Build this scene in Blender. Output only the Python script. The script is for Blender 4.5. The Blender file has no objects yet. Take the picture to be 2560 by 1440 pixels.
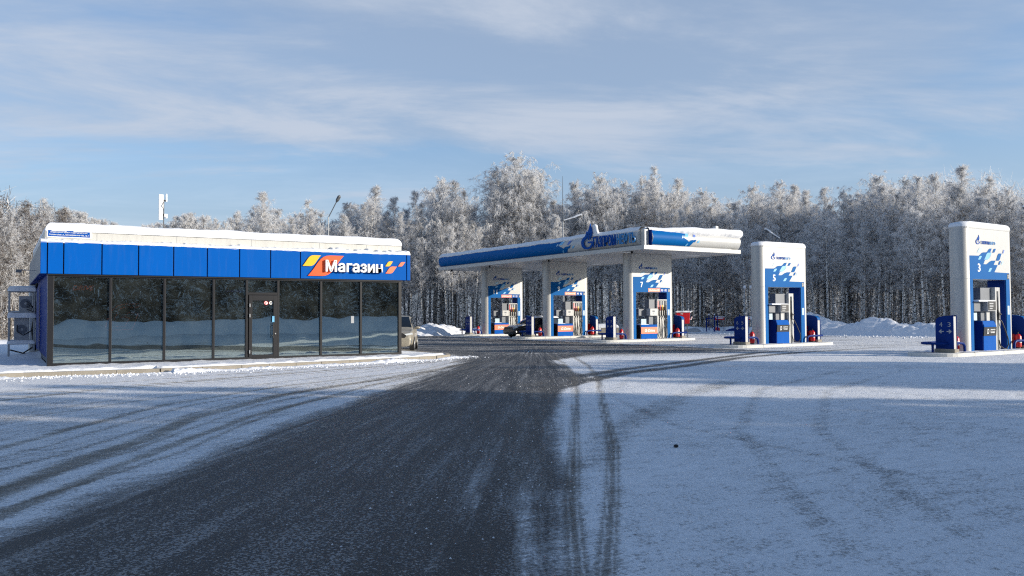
import bpy, math, random
import numpy as np
from mathutils import Vector, Matrix, noise as mnoise
R = math.radians
scene = bpy.context.scene
COL = scene.collection

# ------------------------------------------------------------------ camera
yaw, pitch, roll, FPX = 0.56082, 0.03115, -0.00476, 2027.6
fwd = Vector((math.sin(yaw)*math.cos(pitch), math.cos(yaw)*math.cos(pitch), math.sin(pitch)))
rgt = Vector((math.cos(yaw), -math.sin(yaw), 0)); upv = rgt.cross(fwd)
r2 = rgt*math.cos(roll)+upv*math.sin(roll); u2 = -rgt*math.sin(roll)+upv*math.cos(roll)
cd = bpy.data.cameras.new('camera'); cam = bpy.data.objects.new('camera', cd); COL.objects.link(cam)
M = Matrix((r2, u2, -fwd)).transposed().to_4x4(); M.translation = Vector((0, 0, 1.7)); cam.matrix_world = M
cd.sensor_width = 36; cd.lens = FPX/2560*36; cd.clip_end = 6000; cd.clip_start = .05
scene.camera = cam

# ------------------------------------------------------------------ sky, sun, exposure
SUN = Vector((0.69, -0.72, 0.262)).normalized()
w = bpy.data.worlds.new('World'); scene.world = w; w.use_nodes = True
nt = w.node_tree; nt.nodes.clear()
def N(t, **k):
    n = NT.nodes.new(t)
    for a, b in k.items(): setattr(n, a, b)
    return n
NT = nt
out = N('ShaderNodeOutputWorld'); bg = N('ShaderNodeBackground'); bg.inputs[1].default_value = 0.142
sky = N('ShaderNodeTexSky', sky_type='NISHITA', sun_disc=False, sun_elevation=R(15), sun_rotation=math.atan2(.69, -.72))
sky.altitude = 150; sky.air_density = 1.0; sky.dust_density = 1.2; sky.ozone_density = 1.6
tc = N('ShaderNodeTexCoord'); sep = N('ShaderNodeSeparateXYZ'); nt.links.new(tc.outputs['Generated'], sep.inputs[0])
def wm(op, a, b=None, c=None):
    n = N('ShaderNodeMath', operation=op)
    for i, v in enumerate((a, b, c)):
        if v is None: continue
        if isinstance(v, (int, float)): n.inputs[i].default_value = v
        else: nt.links.new(v, n.inputs[i])
    return n.outputs[0]
den = wm('ADD', wm('MAXIMUM', sep.outputs[2], 0.0), 0.13)
cx = wm('DIVIDE', sep.outputs[0], den); cy = wm('DIVIDE', sep.outputs[1], den)
# rotate into the camera's heading so that the cirrus bands run across the view
ca, sa = math.cos(yaw-.16), math.sin(yaw-.16)
px_ = wm('SUBTRACT', wm('MULTIPLY', cx, ca), wm('MULTIPLY', cy, sa))
py_ = wm('ADD', wm('MULTIPLY', cx, sa), wm('MULTIPLY', cy, ca))
def cloud(sx, sy, scale, det, dist, lo, hi, off=0.0, rough=.55):
    cmb = N('ShaderNodeCombineXYZ')
    nt.links.new(wm('MULTIPLY', px_, sx), cmb.inputs[0]); nt.links.new(wm('MULTIPLY', py_, sy), cmb.inputs[1]); cmb.inputs[2].default_value = off
    no = N('ShaderNodeTexNoise'); no.inputs['Scale'].default_value = scale; no.inputs['Detail'].default_value = det
    no.inputs['Distortion'].default_value = dist; no.inputs['Roughness'].default_value = rough
    nt.links.new(cmb.outputs[0], no.inputs['Vector'])
    mr = N('ShaderNodeMapRange', interpolation_type='SMOOTHSTEP'); mr.inputs[1].default_value = lo; mr.inputs[2].default_value = hi
    nt.links.new(no.outputs['Fac'], mr.inputs[0]); return mr.outputs[0]
c1 = cloud(.34, .62, 1.0, 6, .25, .34, .60, 5.3, .6)
c2 = cloud(.55, 1.1, 1.6, 9, .35, .38, .66, 2.2, .62)
cm = wm('MINIMUM', wm('ADD', wm('MULTIPLY', c1, .62), wm('MULTIPLY', c2, .38)), 1.0)
ccol = N('ShaderNodeMix', data_type='RGBA')
ccol.inputs[6].default_value = (2.55, 3.05, 3.85, 1); ccol.inputs[7].default_value = (3.3, 3.7, 4.4, 1)
nt.links.new(c2, ccol.inputs[0])
skb = N('ShaderNodeMix', data_type='RGBA', blend_type='MULTIPLY'); skb.inputs[0].default_value = 1
nt.links.new(sky.outputs[0], skb.inputs[6]); skb.inputs[7].default_value = (.74, .95, 1.17, 1)
mixc = N('ShaderNodeMix', data_type='RGBA')
hz = N('ShaderNodeMapRange', interpolation_type='SMOOTHSTEP'); hz.inputs[1].default_value = .34; hz.inputs[2].default_value = .75; hz.inputs[3].default_value = 1; hz.inputs[4].default_value = .1
nt.links.new(sep.outputs[2], hz.inputs[0])
lo_ = N('ShaderNodeMapRange', interpolation_type='SMOOTHSTEP'); lo_.inputs[1].default_value = .0; lo_.inputs[2].default_value = .34; lo_.inputs[3].default_value = .88; lo_.inputs[4].default_value = 0
nt.links.new(sep.outputs[2], lo_.inputs[0])
nt.links.new(wm('MAXIMUM', wm('MULTIPLY', wm('MULTIPLY', cm, .95), hz.outputs[0]), lo_.outputs[0]), mixc.inputs[0]); nt.links.new(skb.outputs[2], mixc.inputs[6]); nt.links.new(ccol.outputs[2], mixc.inputs[7])
nt.links.new(mixc.outputs[2], bg.inputs[0]); nt.links.new(bg.outputs[0], out.inputs[0])

sl = bpy.data.lights.new('sun', 'SUN'); sl.energy = 5.0; sl.angle = R(.5); sl.color = (1, .915, .79)
so = bpy.data.objects.new('sun', sl); COL.objects.link(so); so.rotation_euler = SUN.to_track_quat('Z', 'Y').to_euler()
scene.view_settings.view_transform = 'Standard'; scene.view_settings.look = 'None'
scene.view_settings.exposure = 0.24; scene.view_settings.gamma = 1
scene.cycles.max_bounces = 6; scene.cycles.diffuse_bounces = 3; scene.cycles.sample_clamp_indirect = 4.0; scene.cycles.caustics_reflective = False; scene.cycles.transparent_max_bounces = 12
scene.cycles.use_denoising = False; scene.cycles.filter_width = 1.2; scene.cycles.use_adaptive_sampling = False

# ------------------------------------------------------------------ helpers
random.seed(7); rs = np.random.RandomState(11)
def gz(y): return -0.00107*max(0., min(y, 90.))

class MB:
    def __init__(s): s.v = []; s.f = []
    def add(s, vs, fs):
        b = len(s.v); s.v += [tuple(p) for p in vs]; s.f += [tuple(i+b for i in f) for f in fs]; return s
    def box(s, x0, y0, z0, x1, y1, z1):
        return s.add([(x0,y0,z0),(x1,y0,z0),(x1,y1,z0),(x0,y1,z0),(x0,y0,z1),(x1,y0,z1),(x1,y1,z1),(x0,y1,z1)],
                     [(0,3,2,1),(4,5,6,7),(0,1,5,4),(1,2,6,5),(2,3,7,6),(3,0,4,7)])
    def tube(s, pts, r, n=8, cap=True):
        pts = [Vector(p) for p in pts]; rr = r if isinstance(r, (list, tuple)) else [r]*len(pts)
        base = len(s.v); prev = None
        for i, p in enumerate(pts):
            d = (pts[min(i+1, len(pts)-1)]-pts[max(i-1, 0)]).normalized()
            if prev is None:
                a = d.cross(Vector((0, 0, 1)));  a = a if a.length > .05 else d.cross(Vector((1, 0, 0)))
            else: a = prev - d*prev.dot(d)
            a.normalize(); prev = a; b = d.cross(a)
            for k in range(n):
                t = 2*math.pi*k/n; s.v.append(tuple(p+(a*math.cos(t)+b*math.sin(t))*rr[i]))
        for i in range(len(pts)-1):
            for k in range(n):
                a0 = base+i*n+k; a1 = base+i*n+(k+1) % n; s.f.append((a0, a1, a1+n, a0+n))
        if cap:
            s.f.append(tuple(base+k for k in range(n))[::-1]); s.f.append(tuple(base+(len(pts)-1)*n+k for k in range(n)))
        return s
    def prism(s, poly, fmap, d0=0., d1=1.):
        """poly: 2D outline; fmap(u, v, d) -> 3D; extruded between d0 and d1"""
        n = len(poly)
        return s.add([fmap(u, v, d0) for u, v in poly]+[fmap(u, v, d1) for u, v in poly],
                     [tuple(range(n))[::-1], tuple(range(n, 2*n))]+[(i, (i+1) % n, (i+1) % n+n, i+n) for i in range(n)])
    def grid(s, fn, nu, nv):
        b = [fn(i/nu, j/nv) for j in range(nv+1) for i in range(nu+1)]
        return s.add(b, [(j*(nu+1)+i, j*(nu+1)+i+1, (j+1)*(nu+1)+i+1, (j+1)*(nu+1)+i) for j in range(nv) for i in range(nu)])
    def ell(s, c, r, nu=12, nv=8):
        vs = []; fs = []
        for j in range(nv+1):
            t = math.pi*j/nv
            for i in range(nu):
                p = 2*math.pi*i/nu
                vs.append((c[0]+r[0]*math.sin(t)*math.cos(p), c[1]+r[1]*math.sin(t)*math.sin(p), c[2]+r[2]*math.cos(t)))
        for j in range(nv):
            for i in range(nu): fs.append((j*nu+i, (j+1)*nu+i, (j+1)*nu+(i+1) % nu, j*nu+(i+1) % nu))
        return s.add(vs, fs)
    def mesh(s, name, mat, smooth=False, ang=35):
        me = bpy.data.meshes.new(name); me.from_pydata(s.v, [], s.f); me.validate(); me.update()
        import bmesh
        bm = bmesh.new(); bm.from_mesh(me); bmesh.ops.recalc_face_normals(bm, faces=bm.faces); bm.to_mesh(me); bm.free()
        if mat: me.materials.append(mat)
        if smooth:
            me.polygons.foreach_set('use_smooth', [True]*len(me.polygons)); me.set_sharp_from_angle(angle=R(ang))
        return me

def link(name, mesh, parent=None, loc=None, rot=None, bevel=0, **tags):
    o = bpy.data.objects.new(name, mesh); COL.objects.link(o)
    if parent: o.parent = parent
    if loc: o.location = loc
    if rot: o.rotation_euler = rot
    if bevel:
        b = o.modifiers.new('bevel', 'BEVEL'); b.width = bevel; b.segments = 2; b.limit_method = 'ANGLE'; b.angle_limit = R(40)
    for k, v in tags.items(): o[k] = v
    return o
def part(name, mb, mat, parent=None, smooth=False, bevel=0, ang=35, **tags):
    return link(name, mb.mesh(name, mat, smooth, ang), parent, bevel=bevel, **tags)
def thing(name, label, cat, loc=(0, 0, 0), rotz=0, group=None):
    o = link(name, None, loc=loc, rot=(0, 0, rotz), label=label, category=cat)
    o.empty_display_size = .2
    if group: o['group'] = group
    return o
def copy_tree(o, parent=None, **tags):
    c = o.copy(); COL.objects.link(c); c.parent = parent
    for k, v in tags.items(): c[k] = v
    for ch in list(o.children): copy_tree(ch, c)
    return c

# ------------------------------------------------------------------ materials
def mat(name, col, rough=.5, metal=0., var=.08, vscale=6., grime=0., bump=0., bscale=40., spec=.5, emit=None, coat=0.):
    global NT
    m = bpy.data.materials.new(name); m.use_nodes = True; NT = m.node_tree
    b = NT.nodes['Principled BSDF']; b.inputs['Roughness'].default_value = rough; b.inputs['Metallic'].default_value = metal
    b.inputs['Specular IOR Level'].default_value = spec; b.inputs['Coat Weight'].default_value = coat
    tcn = N('ShaderNodeTexCoord'); no = N('ShaderNodeTexNoise'); no.inputs['Scale'].default_value = vscale; no.inputs['Detail'].default_value = 5
    NT.links.new(tcn.outputs['Object'], no.inputs['Vector'])
    mx = N('ShaderNodeMix', data_type='RGBA'); lo = [c*(1-var) for c in col]; hi = [min(1, c*(1+var)) for c in col]
    mx.inputs[6].default_value = (*lo, 1); mx.inputs[7].default_value = (*hi, 1)
    NT.links.new(no.outputs['Fac'], mx.inputs[0]); NT.links.new(mx.outputs[2], b.inputs['Base Color'])
    if grime:
        mpg = N('ShaderNodeMapping'); mpg.inputs['Scale'].default_value = (5, 5, .55); ng = N('ShaderNodeTexNoise'); ng.inputs['Scale'].default_value = 1.6; ng.inputs['Detail'].default_value = 8; ng.inputs['Roughness'].default_value = .65
        NT.links.new(tcn.outputs['Object'], mpg.inputs[0]); NT.links.new(mpg.outputs[0], ng.inputs['Vector'])
        rg_ = N('ShaderNodeMapRange'); rg_.inputs[1].default_value = .5; rg_.inputs[2].default_value = .75; rg_.inputs[4].default_value = grime; NT.links.new(ng.outputs['Fac'], rg_.inputs[0])
        mg = N('ShaderNodeMix', data_type='RGBA'); mg.inputs[7].default_value = (.22, .21, .20, 1); NT.links.new(rg_.outputs[0], mg.inputs[0]); NT.links.new(mx.outputs[2], mg.inputs[6]); NT.links.new(mg.outputs[2], b.inputs['Base Color'])
    if bump:
        n2 = N('ShaderNodeTexNoise'); n2.inputs['Scale'].default_value = bscale; n2.inputs['Detail'].default_value = 6
        NT.links.new(tcn.outputs['Object'], n2.inputs['Vector'])
        bp = N('ShaderNodeBump'); bp.inputs['Strength'].default_value = bump; bp.inputs['Distance'].default_value = .02
        NT.links.new(n2.outputs['Fac'], bp.inputs['Height']); NT.links.new(bp.outputs[0], b.inputs['Normal'])
    if emit:
        b.inputs['Emission Color'].default_value = (*emit[0], 1); b.inputs['Emission Strength'].default_value = emit[1]
    return m
M_white = mat('painted cream metal', (.50, .50, .485), .35, grime=.12, var=.05, vscale=1.5)
M_cream = mat('cream cladding', (.55, .54, .50), .55, grime=.25, var=.04, vscale=.8)
M_blue = mat('blue cladding', (.0, .093, .40), .55, grime=.05, var=.10, vscale=.7, spec=.06)
M_bluep = mat('portal blue', (.0, .105, .34), .5, var=.06, vscale=2, spec=.07)
M_endc = mat('silver cladding', (.47, .467, .45), .5, .42, grime=.3, var=.04, vscale=1.5)
M_navy = mat('navy panel', (.0, .022, .16), .45, var=.08, vscale=2, spec=.1)
M_navyd = mat('dark and shade toned blue', (.0, .022, .17), .55, var=.1, vscale=2, spec=.08)  # also holds the shade of the shop and dispenser sides in its colour
M_black = mat('black frame', (.012, .012, .014), .35, var=.2, vscale=3)
M_dark = mat('dark rubber', (.010, .010, .011), .6)
M_joint = mat('joint shadow gap', (.002, .004, .035), .7)
M_orange = mat('orange', (.87, .095, .012), .4, var=.15, vscale=1.3)
M_orangel = mat('light orange', (.85, .18, .07), .4)
M_yellow = mat('yellow', (.95, .46, .0), .4, var=.08)
M_letter = mat('white letter', (.85, .85, .83), .4, var=.02)
M_sky1 = mat('light blue leaf', (.16, .45, .78), .35, var=.45, vscale=3)
M_sky2 = mat('pale blue leaf', (.42, .62, .74), .35, var=.35, vscale=4)
M_vio = mat('violet blue leaf', (.09, .16, .46), .35, var=.15)
M_letb = mat('lettering blue', (.0, .07, .34), .5, spec=.1, var=.1)
M_leta = mat('lettering azure', (.0, .20, .50), .4, var=.1)
M_red = mat('red enamel', (.55, .008, .012), .35, var=.15)
M_grey = mat('grey steel', (.12, .135, .16), .45, var=.1)
M_greyl = mat('light grey housing', (.35, .36, .37), .5, var=.08)
M_ltpaper = mat('poster paper', (.45, .58, .66), .6, var=.4, vscale=9)
M_conc = mat('concrete kerb', (.30, .27, .22), .9, var=.25, vscale=4, bump=.4)
M_wkerb = mat('white painted kerb', (.62, .61, .57), .8, var=.16, vscale=3, bump=.3, bscale=18)
M_galv = mat('galvanised steel', (.34, .35, .36), .45, .4, var=.15)
M_pole = mat('pole steel', (.10, .105, .11), .5, .2, var=.15)
M_soffit = mat('soffit panel', (.36, .36, .355), .4, var=.06, vscale=.6)
M_tyre = mat('tyre', (.02, .02, .02), .8, var=.3)
M_chrome = mat('chrome', (.6, .6, .6), .15, 1)
M_lens = mat('lamp lens', (.55, .58, .6), .1, 0, coat=1)
M_neon = mat('neon red', (.4, .03, .01), .5, emit=((1, .16, .06), 3.))
M_neonb = mat('neon violet', (.05, .03, .3), .5, emit=((.12, .06, .8), 1.2))

def snow_mat(name, col=(.80, .81, .83), dirt=.0, bs=9., bst=.5):
    global NT
    m = bpy.data.materials.new(name); m.use_nodes = True; NT = m.node_tree
    b = NT.nodes['Principled BSDF']; b.inputs['Roughness'].default_value = .75; b.inputs['Specular IOR Level'].default_value = .25
    tcn = N('ShaderNodeTexCoord')
    n1 = N('ShaderNodeTexNoise'); n1.inputs['Scale'].default_value = bs; n1.inputs['Detail'].default_value = 8; n1.inputs['Roughness'].default_value = .6
    n2 = N('ShaderNodeTexNoise'); n2.inputs['Scale'].default_value = 1.7; n2.inputs['Detail'].default_value = 6
    for n in (n1, n2): NT.links.new(tcn.outputs['Object'], n.inputs['Vector'])
    mr = N('ShaderNodeMapRange'); mr.inputs[1].default_value = .45; mr.inputs[2].default_value = .75; mr.inputs[4].default_value = dirt
    NT.links.new(n2.outputs['Fac'], mr.inputs[0])
    mx = N('ShaderNodeMix', data_type='RGBA'); mx.inputs[6].default_value = (*col, 1); mx.inputs[7].default_value = (.42, .38, .31, 1)
    NT.links.new(mr.outputs[0], mx.inputs[0]); NT.links.new(mx.outputs[2], b.inputs['Base Color'])
    bp = N('ShaderNodeBump'); bp.inputs['Strength'].default_value = bst; bp.inputs['Distance'].default_value = .04
    NT.links.new(n1.outputs['Fac'], bp.inputs['Height']); NT.links.new(bp.outputs[0], b.inputs['Normal'])
    return m
M_snow = snow_mat('snow')
M_snowd = snow_mat('ploughed snow', dirt=.28, bs=5., bst=.8)

def ground_mat():
    global NT
    m = bpy.data.materials.new('snowy asphalt'); m.use_nodes = True; NT = m.node_tree; L = NT.links.new
    b = NT.nodes['Principled BSDF']
    at = N('ShaderNodeAttribute', attribute_name='cover'); as_ = N('ShaderNodeAttribute', attribute_name='sand'); ast = N('ShaderNodeAttribute', attribute_name='streak')
    uv = N('ShaderNodeUVMap', uv_map='flow'); tcn = N('ShaderNodeTexCoord')
    def mt(op, a, c=None, d=None):
        n = N('ShaderNodeMath', operation=op)
        for i, v in enumerate((a, c, d)):
            if v is None: continue
            if isinstance(v, (int, float)): n.inputs[i].default_value = v
            else: L(v, n.inputs[i])
        return n.outputs[0]
    def noi(vec, sc, det, ro=.6, sx=1, sy=1, off=0):
        mp = N('ShaderNodeMapping'); mp.inputs['Scale'].default_value = (sx, sy, 1); mp.inputs['Location'].default_value = (off, off*.7, 0); L(vec, mp.inputs[0])
        n = N('ShaderNodeTexNoise'); n.inputs['Scale'].default_value = sc; n.inputs['Detail'].default_value = det; n.inputs['Roughness'].default_value = ro
        L(mp.outputs[0], n.inputs['Vector']); return n.outputs['Fac']
    def mr(v, a, c, lo=0., hi=1., sm=True):
        n = N('ShaderNodeMapRange'); n.interpolation_type = 'SMOOTHSTEP' if sm else 'LINEAR'
        n.inputs[1].default_value = a; n.inputs[2].default_value = c; n.inputs[3].default_value = lo; n.inputs[4].default_value = hi; L(v, n.inputs[0]); return n.outputs[0]
    P = tcn.outputs['Object']; U = uv.outputs[0]
    stre = noi(U, 1.0, 7, .62, .22, 4.5)          # long streaks along the wheel paths
    stre2 = noi(U, 1.0, 6, .6, .9, 22., 5)
    fine = noi(P, 26, 5, .75)
    grain = noi(P, 42, 2, .6, off=3)
    ripple = noi(P, 2.4, 8, .72, 1.0, 2.2, off=9)  # wind-blown powder
    big = noi(P, .35, 5, .55, off=4)
    mpr = N('ShaderNodeMapping'); mpr.inputs['Rotation'].default_value = (0, 0, R(32)); mpr.inputs['Scale'].default_value = (1, 1, 1); L(P, mpr.inputs[0])
    stre3 = noi(mpr.outputs[0], 1.0, 7, .65, .12, 1.1, 2)
    asb = N('ShaderNodeAttribute', attribute_name='cross')
    cov = mt('ADD', at.outputs['Fac'], mt('MULTIPLY', mt('SUBTRACT', stre3, .5), mt('MULTIPLY', asb.outputs['Fac'], 3.2))); st = ast.outputs['Fac']
    # snow amount
    s1 = mt('MULTIPLY', mt('SUBTRACT', stre, .5), mt('MULTIPLY', st, 1.9))
    s2 = mt('MULTIPLY', mt('SUBTRACT', stre2, .5), mt('MULTIPLY', st, 1.3))
    s3 = mt('MULTIPLY', mt('SUBTRACT', fine, .5), 1.5)
    s4 = mt('MULTIPLY', mt('SUBTRACT', ripple, .5), .95)
    s5 = mt('MULTIPLY', mt('SUBTRACT', big, .5), .45)
    tot = mt('ADD', mt('ADD', cov, s1), mt('ADD', mt('ADD', s2, s3), mt('ADD', s4, s5)))
    snow = mr(tot, .28, .92)
    # loose grains lying on the bare asphalt
    spk = mr(mt('ADD', grain, mt('ADD', mt('MULTIPLY', mt('SUBTRACT', stre, .5), .55), mt('MULTIPLY', mt('SUBTRACT', stre2, .5), .25))), .53, .60)
    snow = mt('MAXIMUM', snow, mt('MULTIPLY', spk, .33))
    asp = N('ShaderNodeMix', data_type='RGBA'); asp.inputs[6].default_value = (.009, .010, .012, 1); asp.inputs[7].default_value = (.034, .034, .036, 1); L(noi(P, 9, 8, .8), asp.inputs[0])
    brn = N('ShaderNodeMix', data_type='RGBA'); L(mt('MULTIPLY', as_.outputs['Fac'], .8), brn.inputs[0]); L(asp.outputs[2], brn.inputs[6]); brn.inputs[7].default_value = (.15, .125, .09, 1)
    sn = N('ShaderNodeMix', data_type='RGBA'); sn.inputs[6].default_value = (.71, .715, .72, 1); sn.inputs[7].default_value = (.89, .89, .90, 1)
    L(mr(tot, .7, 1.45), sn.inputs[0])
    snb = N('ShaderNodeMix', data_type='RGBA'); L(mt('MULTIPLY', as_.outputs['Fac'], .45), snb.inputs[0]); L(sn.outputs[2], snb.inputs[6]); snb.inputs[7].default_value = (.42, .36, .27, 1)
    fin = N('ShaderNodeMix', data_type='RGBA'); L(snow, fin.inputs[0]); L(brn.outputs[2], fin.inputs[6]); L(snb.outputs[2], fin.inputs[7])
    L(fin.outputs[2], b.inputs['Base Color'])
    L(mr(snow, 0, 1, .55, .8), b.inputs['Roughness']); b.inputs['Specular IOR Level'].default_value = .3
    bp = N('ShaderNodeBump'); bp.inputs['Strength'].default_value = .8; bp.inputs['Distance'].default_value = .03
    L(mt('ADD', mt('MULTIPLY', snow, .8), mt('ADD', mt('MULTIPLY', fine, .5), mt('MULTIPLY', ripple, .9))), bp.inputs['Height']); L(bp.outputs[0], b.inputs['Normal'])
    return m
M_ground = ground_mat()

def twig_mat():
    global NT
    m = bpy.data.materials.new('hoar frosted twigs'); m.use_nodes = True; NT = m.node_tree
    b = NT.nodes['Principled BSDF']; b.inputs['Roughness'].default_value = .8; b.inputs['Specular IOR Level'].default_value = .15
    a = N('ShaderNodeAttribute', attribute_name='frost')
    cr = N('ShaderNodeValToRGB'); e = cr.color_ramp.elements
    e[0].position = 0; e[0].color = (.085, .070, .060, 1); e[1].position = 1; e[1].color = (.90, .90, .90, 1)
    k = e.new(.35); k.color = (.17, .14, .12, 1)
    k = e.new(.6); k.color = (.66, .64, .62, 1)
    NT.links.new(a.outputs['Fac'], cr.inputs[0]); NT.links.new(cr.outputs[0], b.inputs['Base Color'])
    tl = N('ShaderNodeBsdfTranslucent'); NT.links.new(cr.outputs[0], tl.inputs[0]); ms = N('ShaderNodeMixShader')
    fm_ = N('ShaderNodeMath', operation='MULTIPLY'); fm_.inputs[1].default_value = .5; NT.links.new(a.outputs['Fac'], fm_.inputs[0]); NT.links.new(fm_.outputs[0], ms.inputs[0])
    NT.links.new(b.outputs[0], ms.inputs[1]); NT.links.new(tl.outputs[0], ms.inputs[2]); NT.links.new(ms.outputs[0], NT.nodes['Material Output'].inputs[0])
    return m
M_twig = twig_mat()
def bark_mat(name, c0, c1, sx):
    global NT
    m = bpy.data.materials.new(name); m.use_nodes = True; NT = m.node_tree
    b = NT.nodes['Principled BSDF']; b.inputs['Roughness'].default_value = .85
    tcn = N('ShaderNodeTexCoord'); mp = N('ShaderNodeMapping'); mp.inputs['Scale'].default_value = (2, 2, sx)
    no = N('ShaderNodeTexNoise'); no.inputs['Scale'].default_value = 2.2; no.inputs['Detail'].default_value = 6
    NT.links.new(tcn.outputs['Object'], mp.inputs[0]); NT.links.new(mp.outputs[0], no.inputs['Vector'])
    cr = N('ShaderNodeValToRGB'); e = cr.color_ramp.elements; e[0].position = .43; e[0].color = (*c0, 1); e[1].position = .50; e[1].color = (*c1, 1)
    NT.links.new(no.outputs['Fac'], cr.inputs[0]); NT.links.new(cr.outputs[0], b.inputs['Base Color']); return m
M_birch = bark_mat('birch bark', (.03, .028, .026), (.74, .70, .64), 3.5)
M_bark = bark_mat('grey bark', (.04, .034, .028), (.20, .18, .155), 1.)

def glass_mat(name, tint, refl, wav=.0):
    global NT
    m = bpy.data.materials.new(name); m.use_nodes = True; NT = m.node_tree; NT.nodes.clear()
    o = N('ShaderNodeOutputMaterial'); mx = N('ShaderNodeMixShader'); g = N('ShaderNodeBsdfGlossy'); t = N('ShaderNodeBsdfTransparent')
    g.inputs['Roughness'].default_value = .0; g.inputs['Color'].default_value = (.80, .93, .88, 1); t.inputs[0].default_value = (*tint, 1)
    fr = N('ShaderNodeFresnel'); fr.inputs[0].default_value = 1.5
    ad = N('ShaderNodeMath', operation='ADD', use_clamp=True); ad.inputs[1].default_value = refl
    NT.links.new(fr.outputs[0], ad.inputs[0]); NT.links.new(ad.outputs[0], mx.inputs[0])
    df = N('ShaderNodeBsdfDiffuse'); df.inputs[0].default_value = (.50, .58, .55, 1); md = N('ShaderNodeMixShader')
    tcd = N('ShaderNodeTexCoord'); nd = N('ShaderNodeTexNoise'); nd.inputs['Scale'].default_value = 1.6; nd.inputs['Detail'].default_value = 8; NT.links.new(tcd.outputs['Object'], nd.inputs['Vector'])
    md_f = N('ShaderNodeMapRange'); md_f.inputs[1].default_value = .35; md_f.inputs[2].default_value = .75; md_f.inputs[3].default_value = .008; md_f.inputs[4].default_value = .045; NT.links.new(nd.outputs['Fac'], md_f.inputs[0]); NT.links.new(md_f.outputs[0], md.inputs[0])
    NT.links.new(t.outputs[0], mx.inputs[1]); NT.links.new(g.outputs[0], mx.inputs[2]); NT.links.new(mx.outputs[0], md.inputs[1]); NT.links.new(df.outputs[0], md.inputs[2]); NT.links.new(md.outputs[0], o.inputs[0])
    if wav:
        tcn = N('ShaderNodeTexCoord'); no = N('ShaderNodeTexNoise'); no.inputs['Scale'].default_value = .9; no.inputs['Detail'].default_value = 1
        NT.links.new(tcn.outputs['Object'], no.inputs['Vector'])
        bp = N('ShaderNodeBump'); bp.inputs['Strength'].default_value = 1.; bp.inputs['Distance'].default_value = wav
        NT.links.new(no.outputs['Fac'], bp.inputs['Height']); NT.links.new(bp.outputs[0], g.inputs['Normal'])
    return m
M_glass = glass_mat('shop glass', (.20, .23, .23), .46, .004)
M_carglass = mat('car glass', (.006, .008, .01), .06, 0, coat=1)

# ------------------------------------------------------------------ text and flat graphics
def text_mb(body, wdt, hgt, fmap, d0, d1, bold=0.012, base=None, shear=0., gap=1.0):
    cu = bpy.data.curves.new('lettering', 'FONT'); cu.body = body; cu.offset = bold; cu.resolution_u = 3; cu.shear = shear; cu.space_character = gap
    o = bpy.data.objects.new('lettering', cu); COL.objects.link(o)
    dg = bpy.context.evaluated_depsgraph_get(); dg.update()
    me = bpy.data.meshes.new_from_object(o.evaluated_get(dg)); vs = [v.co.copy() for v in me.vertices]; fs = [tuple(p.vertices) for p in me.polygons]
    from collections import Counter
    ec = Counter(); 
    for f in fs:
        for i in range(len(f)): ec[tuple(sorted((f[i], f[(i+1) % len(f)])))] += 1
    bpy.data.objects.remove(o); bpy.data.curves.remove(cu); bpy.data.meshes.remove(me)
    x0 = min(v.x for v in vs); x1 = max(v.x for v in vs); y0 = min(v.y for v in vs) if base is None else base; y1 = max(v.y for v in vs)
    P = [((v.x-x0)/(x1-x0)*wdt, (v.y-y0)/(y1-y0)*hgt) for v in vs]; n = len(P)
    mb = MB(); mb.add([fmap(u, v, d1) for u, v in P]+[fmap(u, v, d0) for u, v in P],
                      fs+[tuple(i+n for i in f[::-1]) for f in fs]+[(a, b, b+n, a+n) for (a, b), c in ec.items() if c == 1])
    return mb
def leaf(x0, y0, x1, y1, k=8):
    """curved rhomb: sharp at lower left and upper right, round at the other corners"""
    w_, h_ = x1-x0, y1-y0; out = []
    def bez(a, b, c, d):
        for i in range(k):
            t = i/k; s = 1-t
            out.append((s**3*a[0]+3*s*s*t*b[0]+3*s*t*t*c[0]+t**3*d[0], s**3*a[1]+3*s*s*t*b[1]+3*s*t*t*c[1]+t**3*d[1]))
    bez((x0, y0), (x0+.28*w_, y0+.5*h_), (x0+.30*w_, y1), (x0+.62*w_, y1)); bez((x0+.62*w_, y1), (x0+.75*w_, y1), (x0+.9*w_, y1), (x1, y1))
    bez((x1, y1), (x1-.28*w_, y1-.5*h_), (x1-.30*w_, y0), (x1-.62*w_, y0)); bez((x1-.62*w_, y0), (x1-.75*w_, y0), (x1-.9*w_, y0), (x0, y0))
    return out
# wave pattern traced in metres: u from the left face edge, v above the opening
def pc(x, y):
    yl = 1247+(x-560)*.016; s = 578-.028*(x-560); return ((x-556)/308., (yl-y)/s)
WAVE = [pc(*q) for q in [(556,715),(765,717),(800,690),(835,652),(865,640),(940,636),(965,618),(990,575),(1015,553),(1068,548),(1050,600),(1032,636),(1062,645),
        (1035,720),(1005,775),(970,800),(905,815),(870,908),(935,911),(965,890),(1010,850),(1060,826),(1155,822),(1130,870),(1108,920),(1200,925),(1160,1010),(1120,1088),(1477,1106),(1477,1262),(556,1247)]]
def lf(a, b, c, d): p, q = pc(a, d), pc(c, b); return leaf(p[0], p[1], q[0], q[1])
LEAVES = [('pale', lf(725,540,860,640)), ('blue', lf(1080,555,1165,640)), ('violet', lf(1315,575,1370,655)), ('blue', lf(1160,660,1300,822)), ('blue', lf(1210,832,1280,916)),
          ('pale', lf(1280,840,1340,920)), ('sky', lf(745,725,835,805)), ('sky', lf(885,647,1062,803)), ('sky', lf(972,995,1065,1080))]
LM = {'pale': M_sky2, 'blue': M_bluep, 'violet': M_vio, 'sky': M_sky1}
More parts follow.
